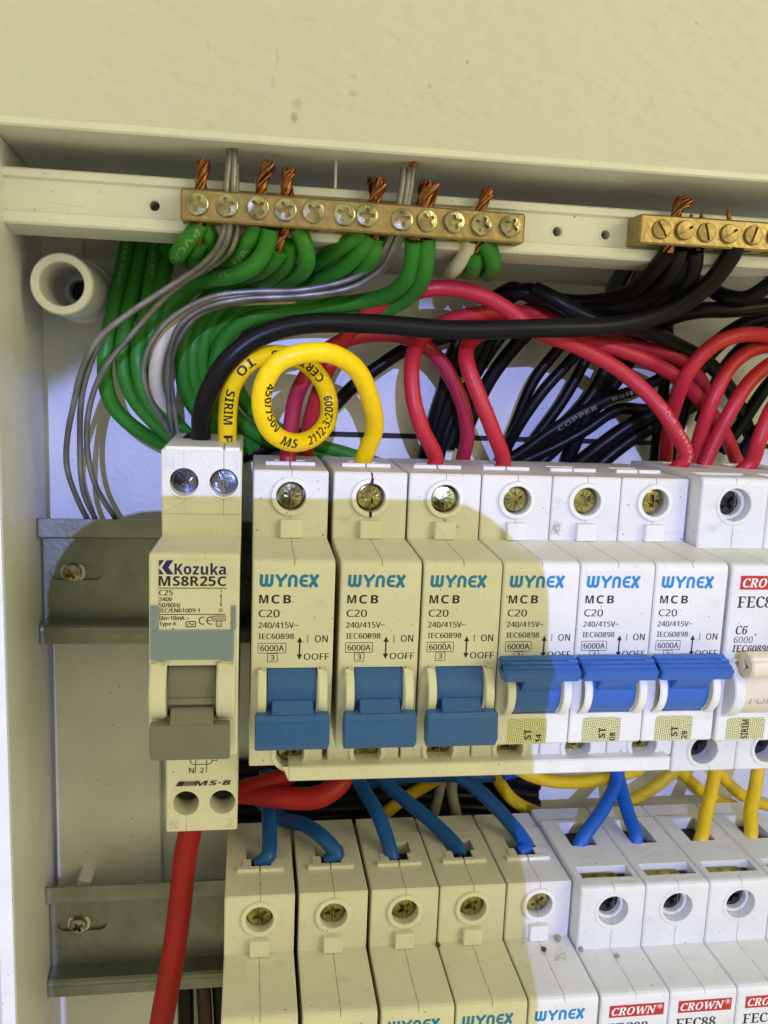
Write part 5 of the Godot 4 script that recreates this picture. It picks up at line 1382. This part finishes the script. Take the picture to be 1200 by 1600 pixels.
func make_enclosure():
	var o := thing("consumer_unit", "open white plastic box on the wall holding all the breakers", "electrical box", Vector3(0, 0, 0))
	# left wall with a little draft, top wall with a thin lip
	var mb := MB.new()
	var q := [Vector2(-58.9, -22), Vector2(-56.6, 10), Vector2(-54.4, 44), Vector2(-54.6, 45), Vector2(-57.6, 45), Vector2(-61.8, -22)]
	for i in q.size():
		var a: Vector2 = q[i]
		var b: Vector2 = q[(i + 1) % q.size()]
		mb.quad(Vector3(a.x, 107.2, a.y), Vector3(a.x, -190, a.y), Vector3(b.x, -190, b.y), Vector3(b.x, 107.2, b.y))
	put(mb.done(), "left_wall", "box_plastic", o)
	mb = MB.new()
	prism(mb, [Vector2(109.6, -22), Vector2(109.2, 44.6), Vector2(108.8, 45), Vector2(107.8, 45), Vector2(107.4, 44.5), Vector2(107.6, -22)], -61.6, 210, 0.2)
	var top := put(mb.done(), "top_wall", "box_plastic", o)
	put(box_mesh(Vector3(17.3, 101.35, 31), Vector3(17.8, 107.5, 33.6), 0.1), "rib", "box_plastic", top)
	put(box_mesh(Vector3(-59, 98, -21), Vector3(210, 107.55, -20), 0.1), "back_strip", "panel", o)
	mb = MB.new()
	# back panel: whole below y 88, an opening above it, a long slot behind the breaker tops
	box(mb, Vector3(-59, -190, -23), Vector3(16, 88, -20), 0.03)
	box(mb, Vector3(16.01, 41.6, -23), Vector3(210, 88, -20), 0.03)
	box(mb, Vector3(-59, 88.02, -23), Vector3(-48, 97.9, -20), 0.03)
	box(mb, Vector3(16.01, -190, -23), Vector3(210, 40.0, -20), 0.03)
	put(mb.done(), "back_panel", "panel", o)
	put(box_mesh(Vector3(16.1, 40.05, -23.4), Vector3(209, 41.55, -21.2), 0.05), "slot_shade", "hole_shade", o)  # dark strip added so the slot reads as deep shade
	put(box_mesh(Vector3(-57.2, -107, -19.98), Vector3(-26.3, -10, -16.5), 0.4), "cover_plate", "panel", o)
	put(box_mesh(Vector3(-2.0, -9, -9), Vector3(2.0, 2, 0), 0.5), "peg", "box_plastic", o, Vector3(-48.2, -95.5, -8.5), -0.3)
	# ledge that carries the brass bars
	mb = MB.new()
	var prof := [Vector2(101.3, 20), Vector2(101.3, 33.5), Vector2(100.9, 34), Vector2(99.4, 34), Vector2(99.0, 32.8), Vector2(92.3, 32.8), Vector2(92.0, 34), Vector2(89.9, 34), Vector2(89.4, 33.5), Vector2(88.6, 20)]
	var cells := []
	for x in [-22.9, 71.2, 83.4, 165.0]:
		cells.append({"xa": x - 4.0, "xb": x + 4.0, "cx": x, "cs": 3.9, "hole": circle(1.15), "depth": 8.0, "round": true})
	prism(mb, prof, -56.5, 210, 0.2, {4: cells})
	var ledge := put(mb.done(), "bar_ledge", "box_plastic", o)
	for x in [-22.9, 71.2, 83.4]:
		mb = MB.new()
		lathe(mb, [Vector2(1.75, 32.8), Vector2(1.7, 32.95), Vector2(1.45, 32.95), Vector2(1.15, 32.4), Vector2(1.15, 31.0)], Vector3(x, 95.1, 0), 24)
		put(mb.done(), "hole_rim", "box_plastic", ledge)
	mb = MB.new()
	lathe(mb, [Vector2(2.5, 32.8), Vector2(2.48, 32.86), Vector2(2.3, 32.86), Vector2(2.28, 32.8)], Vector3(-42.6, 95.6, 0), 32)
	put(mb.done(), "mould_mark", "box_plastic", ledge)
	# hollow round post for the cover screw
	mb = MB.new()
	lathe(mb, [Vector2(8.6, -20), Vector2(8.3, -8), Vector2(8.25, -7.5), Vector2(7.6, -7.2), Vector2(7.35, 17.4), Vector2(7.0, 18), Vector2(5.5, 18), Vector2(5.2, 17.6), Vector2(4.9, -2), Vector2(4.0, -6), Vector2(2.9, -7), Vector2(2.9, -19.9)], Vector3(-46.2, 78.0, 0), 44)
	put(mb.done(), "cover_post", "box_plastic", o)
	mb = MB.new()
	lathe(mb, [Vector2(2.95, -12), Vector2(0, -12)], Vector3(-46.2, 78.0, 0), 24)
	put(mb.done(), "bore_shade", "hole_shade", o)  # near-black disc in place of shade deep in the bore
	# rest of the case, past the view
	put(box_mesh(Vector3(207, -190, -22), Vector3(210, 107, 45), 0.3), "right_wall", "box_plastic", o)
	put(box_mesh(Vector3(-61, -193, -22), Vector3(210, -190, 45), 0.3), "bottom_wall", "box_plastic", o)

func make_rail(label: String, at: Vector3):
	var o := thing("mounting_rail", label, "metal rail", at)
	var mb := MB.new()
	var prof := [Vector2(17.5, -1.0), Vector2(17.5, 0), Vector2(12.6, 0), Vector2(12.2, -0.5), Vector2(12.0, -7.0), Vector2(-12.0, -7.0), Vector2(-12.2, -0.6), Vector2(-12.8, 0.2), Vector2(-13.6, 0.4), Vector2(-14.4, 0), Vector2(-17.5, 0), Vector2(-17.5, -1), Vector2(-13.2, -1), Vector2(-13.0, -8), Vector2(13.0, -8), Vector2(13.2, -1)]
	var cells := []
	for x in [-48.4, 5.0, 60.0, 115.0, 165.0]:
		cells.append({"xa": x - 9.0, "xb": x + 9.0, "cx": x, "cs": 10.9, "hole": stadium(14.4, 4.4), "depth": 1.0, "closed": false})
	prism(mb, prof, -57.6, 190, 0.05, {4: cells})
	put(mb.done(), "rail", "rail_steel", o)
	mb = MB.new()
	lathe(mb, [Vector2(3.4, -7.6), Vector2(3.2, -7.2), Vector2(2.0, -7.1)], Vector3(-49.4, 1.1, 0), 24)
	lathe(mb, [Vector2(4.2, -19), Vector2(4.0, -8.1), Vector2(0.1, -8.05)], Vector3(-49.4, 1.1, 0), 24)
	put(mb.done(), "standoff", "box_plastic", o)
	put(box_mesh(Vector3(-46, -2.5, -10.5), Vector3(-36, 4.8, -8.6), 0.2), "shade_backing", "hole_shade", o)  # added dark plate, its colour stands in for shade in the rail slot
	screw(o, "rail_screw", Vector3(-49.4, 1.1, -5.4), 2.55, "cross", "rail_screw", 0.5, 1.6)

func make_bar(label: String, at: Vector3, count: int, pitches: Array, style: String, tilt: float) -> Node3D:
	var o := thing("earth_bar" if style == "combo" else "neutral_bar", label, "brass bar", at)
	var w: float = pitches[-1] + 3.6
	var p := [Vector2(3.35, 0), Vector2(3.35, 7.3), Vector2(2.95, 7.7), Vector2(-2.95, 7.7), Vector2(-3.35, 7.3), Vector2(-3.35, 0)]
	var up := []
	var down := []
	for i in count:
		var x: float = pitches[i]
		var xa: float = 0.4 if i == 0 else (pitches[i - 1] + x) / 2
		var xb: float = w - 0.4 if i == count - 1 else (x + pitches[i + 1]) / 2
		up.append({"xa": xa, "xb": xb, "cx": x, "cs": 4.6, "hole": circle(1.75, 20), "depth": 2.6, "round": true})
		down.append({"xa": xa, "xb": xb, "cx": x, "cs": 2.7, "hole": circle(1.75, 20), "depth": 2.6, "round": true})
	var mb := MB.new()
	prism(mb, p, 0, w, 0.4, {0: up, 4: down})
	put(mb.done(), "bar", "brass", o)
	for i in count:
		var lift := rng.randf_range(0.4, 1.1)
		var a := rng.randf_range(0, TAU)
		screw(o, "screw", Vector3(pitches[i], 0.15 + rng.randf_range(-0.15, 0.15), 7.7 + lift), 2.5 if style == "combo" else 2.25, style, "zinc_pale" if style == "combo" else "brass", a, 1.4, rng.randf_range(-0.1, 0.1))
	o.rotation.z = tilt
	return o

func make_comb():
	var o := thing("busbar_cover", "long white plastic busbar cover under the bottoms of the blue-lever breakers", "busbar cover", Vector3(9.4, -37.4, 20))
	var mb := MB.new()
	var prof := [Vector2(3.6, 0), Vector2(3.75, 25.6), Vector2(3.4, 26), Vector2(0.4, 26), Vector2(0, 25.6), Vector2(0, 0)]
	prism(mb, prof, 0, 97.0, 0.3)
	put(mb.done(), "cover", "collar", o)
	mb = MB.new()
	mb.quad(Vector3(-1.2, 3.2, 1), Vector3(0.05, 0, 1), Vector3(0.05, 0, 25.5), Vector3(-1.2, 3.2, 25.5))
	mb.quad(Vector3(-1.2, 3.2, 25.5), Vector3(0.05, 0, 25.5), Vector3(0.05, 3.6, 25.5), Vector3(-1.2, 3.6, 25.5))
	put(mb.done(), "end_cap", "collar", o)

func crumb(called: String, label: String, m: String, at: Vector3, r: float):
	var mb := MB.new()
	var s := SphereMesh.new()
	s.radius = r
	s.height = r * 1.5
	s.radial_segments = 14
	s.rings = 8
	var a := s.get_mesh_arrays()
	var v: PackedVector3Array = a[Mesh.ARRAY_VERTEX]
	var idx: PackedInt32Array = a[Mesh.ARRAY_INDEX]
	var n := FastNoiseLite.new()
	n.frequency = 0.9 / r
	n.seed = int(at.x * 10)
	var w := []
	for p in v: w.append(p * (1.0 + 0.55 * n.get_noise_3dv(p)))
	for k in range(0, idx.size(), 3): mb.tri(w[idx[k]], w[idx[k + 2]], w[idx[k + 1]], 1)
	own(mb.done(), called, m, label, "crumb", at + Vector3(0, r * 0.5, 0))

func fluff(label: String, at: Vector3, size: float, count: int):
	var st := SurfaceTool.new()
	st.begin(Mesh.PRIMITIVE_TRIANGLES)
	var base := 0
	for k in count:
		var p := []
		var c := Vector3(rng.randf_range(-0.3, 0.3), rng.randf_range(-0.3, 0.3), 0.2) * size
		var a := rng.randf_range(0, TAU)
		for i in 5:
			a += rng.randf_range(0.5, 1.5)
			p.append(c + Vector3(cos(a), sin(a) * 1.2, rng.randf_range(0.0, 0.25)) * size * rng.randf_range(0.3, 0.75))
		base = tube_into(st, spline(p, 0.3), 0.05, 5, base)
	own(st.commit(), "fluff", "fluff", label, "fluff", at)
